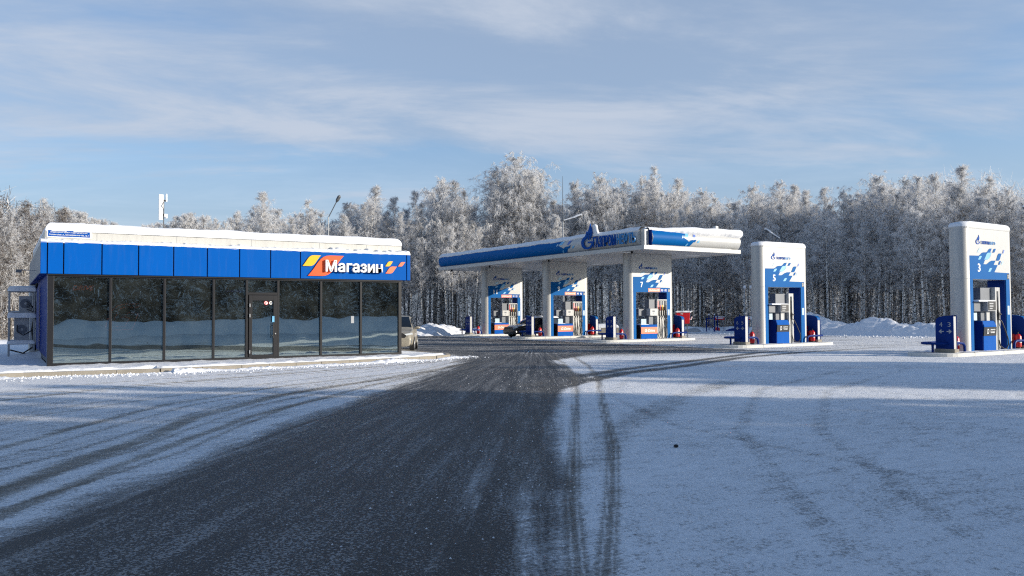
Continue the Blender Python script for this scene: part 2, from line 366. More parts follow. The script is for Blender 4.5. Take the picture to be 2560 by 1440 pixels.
def flame(fmap0, h, d0, d1):
    fmap = lambda u, v, d: fmap0(u*1.45, v, d)
    return flame_(fmap, h, d0, d1)
def flame_(fmap, h, d0, d1):
    """letter G with a flame leaning out of its top, h = total height"""
    mb = MB(); s = h/1.0; cx_, cy_, ro, ri = .25, .27, .27, .165
    outer = []; inner = []
    for i in range(25):
        a = R(112+ i*(360-112-8)/24.); t = i/24.
        outer.append((cx_+ro*math.cos(a), cy_+ro*math.sin(a))); rr = ri+.03*math.sin(t*math.pi)
        inner.append((cx_+.03+rr*math.cos(a), cy_+rr*math.sin(a)))
    ring = [(cx_-.02, .72)]+outer+[(cx_+ro, .30), (cx_+.02, .30), (cx_+.02, .235), (cx_+.13, .235)]+inner[::-1]+[(cx_+.0, .48), (cx_+.05, .60)]
    mb.prism([(u*s, v*s) for u, v in ring], fmap, d0, d1)
    fl = [(.30, .36), (.27, .50), (.28, .66), (.33, .82), (.38, 1.0), (.44, .82), (.46, .64), (.42, .48), (.37, .37), (.375, .52), (.36, .66), (.33, .52), (.33, .38)]
    mb.prism([(u*s, v*s) for u, v in fl], fmap, d0, d1)
    return mb
def strips(poly, rows):
    vs = [p[1] for p in poly]; v0, v1 = min(vs), max(vs); res = []; n = len(poly)
    def cuts(v):
        c = []
        for i in range(n):
            a, b = poly[i], poly[(i+1) % n]
            if (a[1] <= v) != (b[1] <= v): c.append(a[0]+(v-a[1])/(b[1]-a[1])*(b[0]-a[0]))
        return sorted(c)
    for j in range(rows):
        a = v0+(v1-v0)*j/rows; b = v0+(v1-v0)*(j+1)/rows; c0, c1 = cuts(a+1e-5), cuts(b-1e-5)
        if len(c0) == len(c1):
            for k in range(0, len(c0)-1, 2): res.append([(c0[k], a), (c0[k+1], a), (c1[k+1], b), (c1[k], b)])
        else:
            c = cuts((a+b)/2)
            for k in range(0, len(c)-1, 2): res.append([(c[k], a), (c[k+1], a), (c[k+1], b), (c[k], b)])
    return res
def wrap(poly, rows, fmap):
    mb = MB()
    for q in strips(poly, rows): mb.add([fmap(u, v) for u, v in q], [(0, 1, 2, 3)])
    return mb

# ------------------------------------------------------------------ snow shapes
def snow_cap(x0, y0, x1, y1, z, t, seed=0, r=.25, over=.04, lump=.25, step=.12, skirt=.03):
    """rounded blanket of snow on a rectangle"""
    nu = max(6, int((x1-x0+2*over)/step)); nv = max(6, int((y1-y0+2*over)/step)); nu = min(nu, 160); nv = min(nv, 160)
    X0, Y0, X1, Y1 = x0-over, y0-over, x1+over, y1+over; mb = MB()
    def q(i, n, a, b):   # denser near the edges
        s = i; return a+(b-a)*(.5-.5*math.cos(math.pi*s))
    def fn(u, v):
        x, y = q(u, nu, X0, X1), q(v, nv, Y0, Y1)
        d = min(x-X0, X1-x, y-Y0, Y1-y); e = min(1, max(0, d/r)); prof = math.sqrt(max(0, 1-(1-e)**2))
        nz = mnoise.noise(Vector((x*.8+seed, y*.8, seed)))*lump+mnoise.noise(Vector((x*4, y*4+seed, 3)))*lump*.25
        nx = mnoise.noise(Vector((x*3, y*3, seed+9)))*.03
        return (x+nx, y+nx, z+(t*(1+nz))*prof-(skirt if d < 1e-4 else 0))
    mb.grid(fn, nu, nv); return mb
def bank(path, width, height, seed, n=160, m=26, chunk=1.0, mat_=None, name='snow_bank', fade=True, vary=1.):
    """ploughed heap along a polyline; lumpy crest"""
    P = [Vector((x, y)) for x, y in path]; L_ = [0]
    for a, b in zip(P, P[1:]): L_.append(L_[-1]+(b-a).length)
    def at(s):
        s *= L_[-1]
        for i in range(len(P)-1):
            if s <= L_[i+1] or i == len(P)-2:
                t = (s-L_[i])/max(1e-6, L_[i+1]-L_[i]); d = (P[i+1]-P[i]).normalized(); return P[i].lerp(P[i+1], t), Vector((-d.y, d.x))
    mb = MB()
    def fn(u, v):
        c, nrm = at(u); k = (v-.5)*2; q = c+nrm*k*width*.5
        h = max(0, 1-abs(k)**1.7); e = min(1, u/.05, (1-u)/.05) if fade else 1
        p3 = Vector((q.x, q.y, seed))
        n1 = .62+vary*(.75*mnoise.noise(p3*.16)+.5*mnoise.noise(p3*.45))
        n2 = abs(mnoise.noise(p3*1.4))*.42+abs(mnoise.noise(p3*3.3))*.22+abs(mnoise.noise(p3*7.))*.08
        z = height*(h*max(.12, n1)+(n2-.12)*chunk*min(1, h*2.2))*max(0, e)
        off = mnoise.noise(p3*2.1)*.10
        return (q.x+off, q.y-off, gz(q.y)-.05+max(0, z))
    mb.grid(fn, n, m); return mb

# ------------------------------------------------------------------ ground: one sheet to the horizon
def seg_d(px, py, path):
    d = np.full(px.shape, 1e9)
    for (ax, ay), (bx, by) in zip(path, path[1:]):
        vx, vy = bx-ax, by-ay; t = np.clip(((px-ax)*vx+(py-ay)*vy)/(vx*vx+vy*vy), 0, 1)
        d = np.minimum(d, np.hypot(px-ax-t*vx, py-ay-t*vy))
    return d
def poly_sd(px, py, poly):
    ins = np.zeros(px.shape, bool); n = len(poly)
    for i in range(n):
        (ax, ay), (bx, by) = poly[i], poly[(i+1) % n]
        c = ((ay <= py) != (by <= py)); xx = ax+(py-ay)/((by-ay) if by != ay else 1e-9)*(bx-ax); ins ^= c & (px < xx)
    d = seg_d(px, py, poly+[poly[0]]); return np.where(ins, -d, d)
def vnoise(x, y, seed=0):
    xi = np.floor(x).astype(int); yi = np.floor(y).astype(int); xf = x-xi; yf = y-yi
    h = lambda a, b: (np.sin(a*127.1+b*311.7+seed*74.7)*43758.5453) % 1.
    u = xf*xf*(3-2*xf); v = yf*yf*(3-2*yf)
    return (h(xi, yi)*(1-u)+h(xi+1, yi)*u)*(1-v)+(h(xi, yi+1)*(1-u)+h(xi+1, yi+1)*u)*v
def vnoise_(x, y): return vnoise(x, y, 5)
def smooth(a, b, x): t = np.clip((x-a)/(b-a), 0, 1); return t*t*(3-2*t)

th_f = np.arange(-44, 44.01, .16); th_c = np.arange(47, 314, 3.)
ths = np.radians(np.concatenate([th_f, th_c])); rr_ = [0.6]
while rr_[-1] < 105: rr_.append(rr_[-1]*1.0115)
while rr_[-1] < 3500: rr_.append(rr_[-1]*1.16)
rr_ = np.array(rr_); nT, nR = len(ths), len(rr_)
RR, TT = np.meshgrid(rr_, ths, indexing='ij')
GX = (RR*np.sin(yaw+TT)).ravel(); GY = (RR*np.cos(yaw+TT)).ravel()
GX = np.append(GX, 0.); GY = np.append(GY, 0.)
road_l = [(-14., -12.), (-6., -1.), (0.0, 7.2), (1.0, 8.6), (2.8, 11.0), (4.2, 12.9), (6.3, 15.5), (8.4, 18.2), (10.6, 21.0), (13.2, 24.3), (15.3, 27.7), (16.4, 31.3), (16.8, 34.9), (17, 60)]
road_r = [(-8., -14.), (-.5, -1.), (2.9, 4.3), (4.1, 6.0), (6.1, 8.9), (8.7, 12.6), (10.8, 15.1), (12.9, 17.0), (14.3, 19.8), (16.9, 24.2), (22.0, 27.9), (27.1, 29.3), (28.4, 33), (29, 60)]
A_road = road_l+road_r[::-1]
sd = poly_sd(GX, GY, A_road)
T1 = [(.6,.6),(3.2, 4.3), (4.4, 6.0), (6.5, 8.8), (9.5, 12.8), (13.1, 17.7), (16.5, 23.0), (19.2, 27.8)]
T2 = [(.9,1.2),(3.35, 4.2), (4.7, 5.8), (6.6, 8.1), (9.9, 12.5), (12.9, 16.4), (16.1, 21.0), (19.2, 26.1)]
T3 = [(9.5, 14.8), (11.0, 15.5), (14.9, 17.8), (18.2, 19.0), (23.6, 21.4), (28.7, 22.7), (35.4, 23.5), (43.0, 23.6), (60, 22)]
T4 = [(10.5, 16.2), (12.2, 17.1), (16.0, 19.1), (21.0, 21.1), (27.4, 23.7), (33.3, 24.4), (41.5, 24.6), (60, 23)]
T5 = [(5.6, 7.3), (7.1, 8.8), (8.9, 10.2), (11.7, 12.2), (15, 14)]
T6 = [(4.6, 6.8), (6.6, 10.4), (9.2, 13.4), (11., 16.2)]
S1 = [(.5, 2.), (2.4, 4.8), (3.2, 5.9), (4.7, 8.0), (6.8, 11.1)]
S2 = [(2.0, 3.0), (4.5, 7.0), (7.7, 11.6), (10.5, 16.)]
B1 = [(-4, 2.5), (0.0, 9.2), (0.6, 10.5), (1.2, 11.4), (1.9, 12.6), (2.7, 14.3), (5.0, 17.2), (9.2, 20.5), (13, 24)]
B2 = [(-6, 5), (-0.0, 12.4), (1.0, 14.1), (2.7, 16.7), (5.6, 19.3), (10.7, 22.3), (14, 26)]
B3 = [(-5, -1), (0.0, 8.2), (1.2, 10.3), (3.4, 13.7), (7.4, 18.2), (11.0, 21.9)]
B4 = [(-6, 9), (0, 15.6), (4, 19.2), (9, 22.6), (13, 25)]
K1 = [(-9, 15), (-0.0, 19.4), (2.0, 21.0), (4.4, 22.3), (8.2, 24.0), (12.8, 25.7), (15.6, 27.9)]
K2 = [(-9, 18.5), (-0.0, 21.6), (2.2, 22.9), (4.8, 23.9), (8.7, 25.1), (13.4, 26.6), (16, 29)]
K3 = [(-9, 17), (-0.0, 20.5), (3.2, 22.0), (7, 23.6), (11, 25.2), (15, 27.4)]
leftm = (GX < np.interp(GY, [-12, 7, 15, 21, 28, 60], [-13, 1.2, 7.5, 12, 17, 22]))
cover = .5+np.where(sd < 0, sd*np.where(leftm, .75, 1.4), (sd+.22*(vnoise_(GX*1.1, GY*1.1)-.5))*np.where(leftm, 1.1, 1.9)); cover = np.clip(cover, -.22, .98)
left = (GX < np.interp(GY, [-12, 7, 15, 21, 28, 60], [-14, -.2, 6, 10.6, 15, 17])).astype(float)
cover = np.where((left > 0) & (sd > 0), np.minimum(cover, .93), cover)
streak = np.where(sd < 0, .75, np.where(left > 0, .34, .10+.18*np.exp(-np.maximum(sd, 0)/.6)))
sand = np.where(sd < 0, .12*np.exp(sd*.8), np.where(left > 0, .16, .02))
def track(path, w_, amt, sn=0., sgn=-1):
    global cover, sand
    g = np.exp(-(seg_d(GX, GY, path)/w_)**4); cover = cover+sgn*amt*g; sand = sand+sn*g
for t_ in (T1, T2):
    track(t_, .08, .36, .55)
    d_ = seg_d(GX, GY, t_); cover += .30*np.exp(-((d_-.035)/.012)**2)
for t_ in (T3, T4): track(t_, .28, .62, .25)
track([(5.0, 3.6), (9, 8.2), (14, 12.2), (22, 15.5)], .12, .13, 0); track([(6.2, 3.4), (10, 7.6), (15, 11.2), (23, 14.3)], .12, .12, 0); track([(8, 5), (8.6, 9), (10.5, 13), (14, 16.5)], .1, .11, 0)
track(T5, .3, .16, .1); track(T6, .35, .35, .1)
track(S1, .15, .62, 0, 1); track(S2, .10, .3, 0, 1)
track(B1, .17, .34, 1.); track(B2, .10, .26, .9); track(B3, .10, .26, .8); track(B4, .08, .24, .6)
for o_ in (.55, 1.15, 1.9, 2.6): track([(x+o_*.75, y-o_*.6) for x, y in B2], .05, .22, .5)
for o_ in (.5, 1.0, 1.5): track([(x+o_*.2, y-o_*.55) for x, y in K3], .05, .24, .7)
track(K1, .10, .34, 1.); track(K2, .10, .32, 1.); track(K3, .07, .28, .8)
lit_zone = (left > 0)*smooth(17.5, 20, GY-.25*GX); cover = cover+.14*lit_zone; sand = np.maximum(sand, .22*lit_zone); streak = streak*(1-.25*lit_zone)  # sunlit strip before the shop: brightness painted as extra snow and sand tint
# the forecourt in front of and between the islands: packed, streaky
far = smooth(24.5, 30, GY+.25*(GX-16))*smooth(15, 18, GX); inn = 1-smooth(33, 40, GX)*(1-smooth(34, 46, GY))
cross = .62*far
cover = np.where(far > 0, cover*(1-far)+far*np.where(GX < 29, .32, np.where(GY > 30, .84, .88)), cover)
cover = np.where(GX > 50, 1.0, cover)
right_soft = smooth(20, 27, GX+.6*GY)*(1-left)*(sd > 2); cross = np.maximum(cross, .22*right_soft)
cover = np.where(GY < -20, 1., cover)
Q0 = (24., 36.); FU = np.hypot(GX-Q0[0], GY-Q0[1]); FV = np.arctan2(GY-Q0[1], GX-Q0[0]); FV = np.where(FV > .5, FV-2*np.pi, FV)*20
rel = (vnoise(GX*3, GY*3, 1)-.5)*.012+(vnoise(GX*9, GY*9, 2)-.5)*.007
GZ = -0.00107*np.clip(GY, 0, 90)+np.clip(cover, 0, 1)*(.012+rel)
me = bpy.data.meshes.new('ground'); nV = len(GX); ctr = nV-1
ii, jj = np.meshgrid(np.arange(nR-1), np.arange(nT), indexing='ij'); j2 = (jj+1) % nT
quads = np.stack([ii*nT+jj, (ii+1)*nT+jj, (ii+1)*nT+j2, ii*nT+j2], -1).reshape(-1, 4)[:, ::-1]
tris = np.stack([np.full(nT, ctr), np.arange(nT), (np.arange(nT)+1) % nT], -1)[:, ::-1]
me.vertices.add(nV); me.vertices.foreach_set('co', np.stack([GX, GY, GZ], -1).ravel())
me.loops.add(quads.size+tris.size); li = np.concatenate([quads.ravel(), tris.ravel()]).astype(np.int32); me.loops.foreach_set('vertex_index', li)
me.polygons.add(len(quads)+len(tris))
me.polygons.foreach_set('loop_start', np.concatenate([np.arange(len(quads))*4, quads.size+np.arange(len(tris))*3]).astype(np.int32))
me.update(calc_edges=True)
me.polygons.foreach_set('use_smooth', np.ones(len(me.polygons), bool))
uvl = me.uv_layers.new(name='flow'); uvl.data.foreach_set('uv', np.stack([FU[li], FV[li]], -1).ravel())
for nm, arr in (('cover', cover), ('sand', np.clip(sand, 0, 1)), ('streak', streak), ('cross', cross)):
    a = me.attributes.new(nm, 'FLOAT', 'POINT'); a.data.foreach_set('value', arr.astype(np.float32))
me.materials.append(M_ground); link('ground', me, kind='structure')

# ------------------------------------------------------------------ pavement round the shop
front = [(-9, 26.3), (-1.8, 26.4), (0.5, 26.6), (1.7, 26.5), (4.0, 26.2), (6.4, 26.4), (9.1, 26.75), (12.3, 27.3), (13.9, 27.75), (14.75, 28.3), (15.1, 29.1), (15.0, 31.5), (14.6, 36), (14.6, 62), (-9, 62)]
mb = MB(); mb.prism(front, lambda u, v, d: (u, v, d), -.12, .085); part('pavement', mb, M_snow, kind='structure')
mb = MB()
for (ax, ay), (bx, by) in zip(front[1:12], front[2:13]):
    L_ = math.hypot(bx-ax, by-ay); n = max(1, round(L_/1.0)); nx, ny = (by-ay)/L_, -(bx-ax)/L_
    for k in range(n):
        a, b = k/n+.006/L_, (k+1)/n-.006/L_; p = (ax+(bx-ax)*a, ay+(by-ay)*a); q = (ax+(bx-ax)*b, ay+(by-ay)*b)
        mb.prism([p, q, (q[0]+nx*.15, q[1]+ny*.15), (p[0]+nx*.15, p[1]+ny*.15)], lambda u, v, d: (u, v, d), -.12, .105)
part('kerb', mb, M_conc, kind='structure')
mb = MB()   # snow lying on the pavement, uneven
def pv(u, v):
    x = -8.8+u*23.4; yf = np.interp(x, [p[0] for p in front[:10]], [p[1] for p in front[:10]])+.12+.10*mnoise.noise(Vector((x*1.6, 2, 5)))+(.25 if 1.2 < x < 4 else 0)
    y = yf+(32-yf)*v**1.5; p = Vector((x, y, 0))
    z = .10+.035*mnoise.noise(p*1.3)+.03*mnoise.noise(p*5)+.05*math.exp(-((v-.04)/.05)**2)*(1+mnoise.noise(p*2.2))
    return (x, y, z if 0 < v < 1 else .07)
mb.grid(pv, 260, 26); part('pavement_snow', mb, M_snow, smooth=True, ang=180, kind='structure')
mb = MB()   # windrow of swept snow along the kerb
def wr(u, v):
    x = -8.8+u*24.2; yf = np.interp(x, [p[0] for p in front[:10]]+[15.6, 17], [p[1] for p in front[:10]]+[28.3, 29.6])
    p = Vector((x, v*.5, 1)); g = .5+.5*mnoise.noise(Vector((x*.55, 0, 7)))*1.6; g = max(.12, min(1, g)); g *= (.45 if 1.2 < x < 4.3 else 1)
    k = 1-abs(2*v-1)**2; wd = .55+.25*mnoise.noise(Vector((x*.9, 4, 4)))
    z = gz(26)-.01+k*g*(.13+.10*abs(mnoise.noise(p*3.1))+.07*abs(mnoise.noise(p*8)))
    return (x+.05*mnoise.noise(p*5), yf-.16-wd+wd*v, z)
mb.grid(wr, 640, 14); part('kerb_snow_ridge', mb, M_snow, smooth=True, ang=60, kind='structure')

# ------------------------------------------------------------------ ploughed banks
def mk_bank(path, w_, h_, seed, n=200, m=26, chunk=1., mt_=None, vary=1.):
    part('snow_bank', bank(path, w_, h_, seed, n, m, chunk, vary=vary), mt_ or M_snow, smooth=True, ang=75, kind='structure')
mk_bank([(14.2, 66), (19, 63), (24, 60.5), (28.5, 59.5), (31, 62), (38, 66)], 4.2, .72, 3, 300, 30)
mk_bank([(36, 66), (44, 63), (52, 62), (58, 60), (62, 56), (64, 52)], 5.0, .8, 8, 220, 26, .5)
mk_bank([(58, 50), (56.5, 45), (55.5, 41), (55, 36.5), (56.5, 32), (60, 27), (66, 20)], 6.2, 1.3, 15, 420, 44, .55)
mk_bank([(54.2, 47), (53.3, 43.6), (52.9, 41)], 2.4, .5, 33, 90, 24, 1.2)
mk_bank([(-14, 46), (-8, 50), (-2, 55), (4, 60), (12, 65)], 5, .5, 22, 160, 20, .4)
mk_bank([(-45, -15), (-20, -15.5), (0, -15.5), (20, -15.5), (38, -14), (62, -9)], 6, 2.0, 41, 300, 24, .15, vary=.3)

# ------------------------------------------------------------------ the shop
YS = 29.79; X0, X1 = 1.22, 13.48; ZB = .10; YE = 41.5
shop = thing('shop_building', 'low shop with tall dark windows and a blue fascia reading Магазин', 'shop', (0, 0, 0))
F = lambda yy: (lambda u, v, d: (u, yy-d, v))          # front facing graphic, d towards the viewer
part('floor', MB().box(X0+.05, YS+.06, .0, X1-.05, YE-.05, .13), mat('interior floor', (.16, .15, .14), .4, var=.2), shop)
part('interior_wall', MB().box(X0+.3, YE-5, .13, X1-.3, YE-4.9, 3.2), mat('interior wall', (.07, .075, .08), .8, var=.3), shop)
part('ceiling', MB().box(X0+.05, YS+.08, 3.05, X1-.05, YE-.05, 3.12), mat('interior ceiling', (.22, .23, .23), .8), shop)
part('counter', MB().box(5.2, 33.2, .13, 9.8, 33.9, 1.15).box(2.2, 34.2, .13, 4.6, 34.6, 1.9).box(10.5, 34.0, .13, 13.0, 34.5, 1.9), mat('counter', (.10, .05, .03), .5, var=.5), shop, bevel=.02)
# side cladding, dark plinth and rear part
part('side_cladding', MB().box(X0, YS+.35, .32, X0+.1, 39.9, 3.04), M_navyd, shop, bevel=.01)  # dark blue carries the shade of this wall in its colour
part('side_plinth', MB().box(X0+.05, YS+.2, .0, X0+.14, 39.8, .32), M_black, shop)
part('wall', MB().box(X1-.12, YS+.2, .0, X1, YE, 3.04).box(X0+.2, YE-.1, .0, X1-.12, YE, 3.04), M_cream, shop)
part('rear_wall', MB().box(.98, 39.95, .0, 1.3, 42.2, 3.0), M_cream, shop)
part('soffit', MB().box(1.0, 29.8, 3.045, X1+.3, 30.4, 3.075).box(1.0, 30.4, 3.045, X0+.2, 42.2, 3.075), M_navyd, shop)
part('side_fascia', MB().box(1.0, 29.86, 3.08, 1.12, 42.2, 4.02), M_grey, shop, bevel=.01)  # left fascia in dark grey: its shade is put into the colour
part('side_fascia', MB().box(X1+.12, 29.95, 3.08, X1+.24, YE, 4.02), M_cream, shop, bevel=.01)
# frames
fr = MB(); yf0, yf1 = YS-.04, YS+.10
fr.box(X0, yf0, ZB, 1.385, yf1, 3.0); fr.box(13.35, yf0, ZB, X1, yf1, 3.0)
fr.box(X0, yf0+.01, 2.94, X1, yf1-.01, 3.03); fr.box(X0, yf0-.01, ZB-.02, X1, yf1+.01, .17)
MUL = [3.02, 4.68, 6.29, 7.43, 8.56, 10.18, 11.77]
for x in MUL: fr.box(x-.04, yf0-.005, .171, x+.04, yf1-.005, 2.939)
fr.box(7.47, yf0+.002, 2.41, 8.52, yf1-.008, 2.50)
part('window_frame', fr, M_black, shop, bevel=.006)
fr = MB().box(X0-.005, YS-.02, .02, X0+.06, YS+.36, 3.03)
part('corner_post', fr, M_black, shop, bevel=.006)
edges = [1.385]+MUL+[13.35]
for a, b in zip(edges, edges[1:]):
    z0 = 2.5 if abs(a-7.43) < .01 else .17
    a_, b_ = (a+.04 if a != 1.385 else a), (b-.04 if b != 13.35 else b)
    part('window_pane', MB().box(a_, YS+.02, z0, b_, YS+.035, 2.94), M_glass, shop)
door = link('door', MB().box(7.50, YS-.06, .16, 7.62, YS+.06, 2.40).box(8.38, YS-.06, .16, 8.515, YS+.06, 2.40).box(7.62, YS-.058, 2.2, 8.38, YS+.058, 2.40).box(7.62, YS-.058, .16, 8.38, YS+.058, .25).mesh('door', M_black), shop, bevel=.008)
part('door_pane', MB().box(7.62, YS+.0, .25, 8.38, YS+.015, 2.2), M_glass, door)
part('handle', MB().tube([(8.35, YS-.15, .84), (8.35, YS-.15, 1.38)], .018).tube([(8.35, YS-.15, .92), (8.35, YS+.0, .92)], .012).tube([(8.35, YS-.15, 1.3), (8.35, YS+.0, 1.3)], .012), M_black, door, smooth=True)
for z in (2.03, 1.66, .36): part('hinge', MB().tube([(7.525, YS-.085, z-.06), (7.525, YS-.085, z+.06)], .02), M_galv, door, smooth=True)
part('lock', MB().tube([(8.45, YS-.09, 1.0), (8.45, YS-.055, 1.0)], .025), M_galv, door, smooth=True)
circ = lambda cx_, cz_, r: [(cx_+r*math.cos(2*math.pi*i/24), cz_+r*math.sin(2*math.pi*i/24)) for i in range(24)]
def ring_mb(cx_, cz_, r0, r1, fm, d0, d1):
    mb = MB(); n = 24; P = circ(cx_, cz_, r0)+circ(cx_, cz_, r1)
    return mb.add([fm(u, v, d1) for u, v in P], [(i, (i+1) % n, (i+1) % n+n, i+n) for i in range(n)])
for cx_, kind in ((8.13, 0), (8.30, 1)):
    st = part('sticker', MB().prism(circ(cx_, 2.12, .078), F(YS), .001, .004), M_letter, door)
    part('sticker_ring', ring_mb(cx_, 2.12, .078, .06, F(YS), 0, .006), M_red if kind == 0 else M_black, st)
    part('sticker_mark', MB().prism(circ(cx_, 2.12, .028 if kind else .02), F(YS), .004, .006) if kind else MB().prism([(cx_-.05, 2.07), (cx_-.04, 2.06), (cx_+.05, 2.17), (cx_+.04, 2.18)], F(YS), .004, .006).box(cx_-.03, YS-.006, 2.08, cx_-.01, YS-.004, 2.15), M_black if kind else M_red, st)
part('door_label', MB().prism([(8.335, 1.42), (8.415, 1.42), (8.415, 1.64), (8.335, 1.64)], F(YS-.06), 0, .006), M_sky1, door)
part('notice', MB().box(11.38, YS+.005, 1.35, 11.50, YS+.015, 1.62), M_greyl, shop)
# fascia panels, 1.09 m module
fx = [1.185, 1.64]+[1.64+1.1017*i for i in range(1, 8)]+[13.66]
part('fascia_backing', MB().box(1.0, 29.72, 3.03, 13.85, 29.86, 4.03), M_joint, shop)
g = .018
for a, b in zip([.98]+fx, fx+[13.84]):
    part('fascia_panel', MB().box(a+g, 29.66, 3.035, b-g, 29.715, 4.055), M_blue, shop, bevel=.006)
part('fascia_trim', MB().box(1.18, 29.70, 2.985, 13.5, 29.79, 3.03), M_black, shop)
# emblem and lettering
em = part('emblem_leaf', MB().prism(leaf(9.62, 3.14, 11.02, 3.92), F(29.66), 0, .05), M_orange, shop)
part('emblem_leaf', MB().prism(leaf(9.42, 3.50, 10.12, 3.91), F(29.66), 0, .05), M_yellow, shop)
for (a, b, c, d), m_ in (((12.73, 3.57, 13.06, 3.77), M_yellow), ((13.27, 3.58, 13.59, 3.76), M_orangel), ((12.74, 3.29, 13.23, 3.57), M_orangel)):
    part('emblem_leaf', MB().prism(leaf(a, b, c, d), F(29.66), 0, .03), m_, shop)
part('lettering', text_mb('Магазин', 2.30, .45, lambda u, v, d: (10.27+u, 29.66-d, 3.295+v), .06, .16, .022, gap=1.03), M_letter, shop)
# parapet, address plate, roof snow
part('parapet', MB().box(1.12, 30.02, 4.03, 13.60, 30.14, 4.47).box(1.12, 30.14, 4.03, 1.24, 42, 4.47).box(13.48, 30.14, 4.03, 13.60, YE, 4.47).box(1.24, 41.4, 4.03, 13.48, 41.5, 4.47), M_cream, shop, bevel=.01)
for x in (2.62, 5.1, 7.65, 10.2, 12.1): part('parapet_joint', MB().box(x, 30.015, 4.05, x+.008, 30.018, 4.46), M_greyl, shop)
part('roof', MB().box(1.24, 30.14, 4.1, 13.48, 41.4, 4.2), M_cream, shop)
pl = part('address_plate', MB().box(1.17, 29.99, 4.22, 2.47, 30.015, 4.475), M_letter, shop)
part('plate_field', MB().box(1.21, 29.985, 4.255, 2.41, 29.99, 4.455), M_letb, pl)
part('lettering', text_mb('Владимирская область, Судогодский м.р-н,', 1.06, .062, lambda u, v, d: (1.28+u, 29.984-d, 4.365+v), 0, .003, .01), M_letter, pl)
part('lettering', text_mb('Головинское с.п., Автозаправочная тер., зд. 1', 1.12, .062, lambda u, v, d: (1.25+u, 29.984-d, 4.28+v), 0, .003, .01), M_letter, pl)
part('roof_snow', snow_cap(1.14, 30.0, 13.58, 41.5, 4.46, .27, 3, r=.22, over=.02, lump=.18, step=.08), M_snow, shop, smooth=True, ang=80)
def ledge(u, v):
    x = 1.0+u*12.83; p = Vector((x, 0, 2)); h = .05+.05*max(0, mnoise.noise(p*1.7)+.5)+.05*max(0, mnoise.noise(p*7))+ (.09 if x > 10.6 else 0)*max(0, mnoise.noise(Vector((x*5, 1, 1)))+.3)
    k = math.sin(math.pi*min(1, v*1.0)) if v < .5 else 1-.0*(v-.5)
    y = 29.655+v*.36; drop = .03*max(0, mnoise.noise(p*4.3)+.2)
    return (x, y, 4.05+(h*min(1, (v/.18)))*1.0-(drop if v == 0 else 0)+(.0 if v < 1 else .0)+.06*v)
part('ledge_snow', MB().grid(ledge, 420, 10), M_snow, shop, smooth=True, ang=80)
# things seen through the glass
def neon(path, r, m_, nm, lab, cat):
    link(nm, MB().tube(path, r, 6).mesh(nm, m_, True), label=lab, category=cat)
gx = lambda a, b: (a, 31.2, b)
neon([gx(*p) for p in [(4.13, 2.09), (3.62, 2.09), (3.38, 2.02), (3.2, 1.85), (3.07, 1.5), (3.02, 1.28), (3.08, 1.19), (3.86, 1.19), (4.05, 1.78), (3.72, 1.78), (3.62, 1.62), (3.5, 1.62)]], .009, M_neon, 'neon_sign', 'thin red outer line of a big glowing letter behind the second window', 'neon sign')
neon([gx(*p) for p in [(4.13, 2.09), (4.03, 1.98), (3.62, 1.98), (3.44, 1.9), (3.18, 1.3), (3.62, 1.3), (3.78, 1.6), (3.66, 1.62)]], .008, M_neon, 'neon_sign', 'inner red line of the big glowing letter behind the second window', 'neon sign')
link('illuminated_sign', text_mb('DRIVE', .68, .17, lambda u, v, d: (2.05+u, 32-d, 2.57+v), 0, .04, .02, shear=.3).mesh('sign', M_neon), label='small red glowing word high inside the first window', category='sign')
link('light_strip', MB().tube([(7.2, 32, 2.6), (7.9, 32, 2.6)], .02).mesh('strip', M_neonb), label='faint violet light strip inside the shop left of the door', category='light')
def chair(x, y, lab):
    c = thing('bar_chair', lab, 'chair', (x, y, .13), .3)
    part('seat', MB().box(-.2, -.2, .44, .2, .2, .48), M_greyl, c, bevel=.015); part('backrest', MB().box(-.2, .17, .5, .2, .2, .88), M_greyl, c, bevel=.015)
    for sx in (-1, 1):
        for sy in (-1, 1): part('leg', MB().tube([(.16*sx, .16*sy, .44), (.22*sx, .22*sy, 0)], .012, 6), M_galv, c)
chair(7.25, 31.2, 'pale grey chair standing behind the window left of the shop door')
chair(12.6, 31.6, 'pale chair standing behind the rightmost shop window')
# antenna mast on the roof
an = thing('antenna_mast', 'thin mast with white antenna panels on the snowy shop roof', 'antenna', (5.6, 36, 4.2))
part('pole', MB().tube([(0, 0, 0), (0, 0, 2.3)], .022), M_pole, an)
part('antenna_panel', MB().box(-.2, -.06, 1.86, -.02, .02, 2.48).box(-.2, -.06, 1.42, -.04, .01, 1.86), M_letter, an, bevel=.02)
part('antenna_panel', MB().box(.07, -.05, 2.18, .13, .07, 2.52), M_letter, an, bevel=.02)
part('bracket', MB().box(-.05, -.03, 1.6, .07, .03, 1.68).box(-.05, -.03, 2.2, .09, .03, 2.26).tube([(-.02, -.07, 2.15), (-.09, -.08, 2.0), (.0, -.04, 1.85)], .01), M_dark, an)
part('camera_dome', MB().box(.02, -.05, 1.52, .14, .05, 1.68).ell((.09, -.06, 1.53), (.05, .05, .05)), M_letter, an, smooth=True)
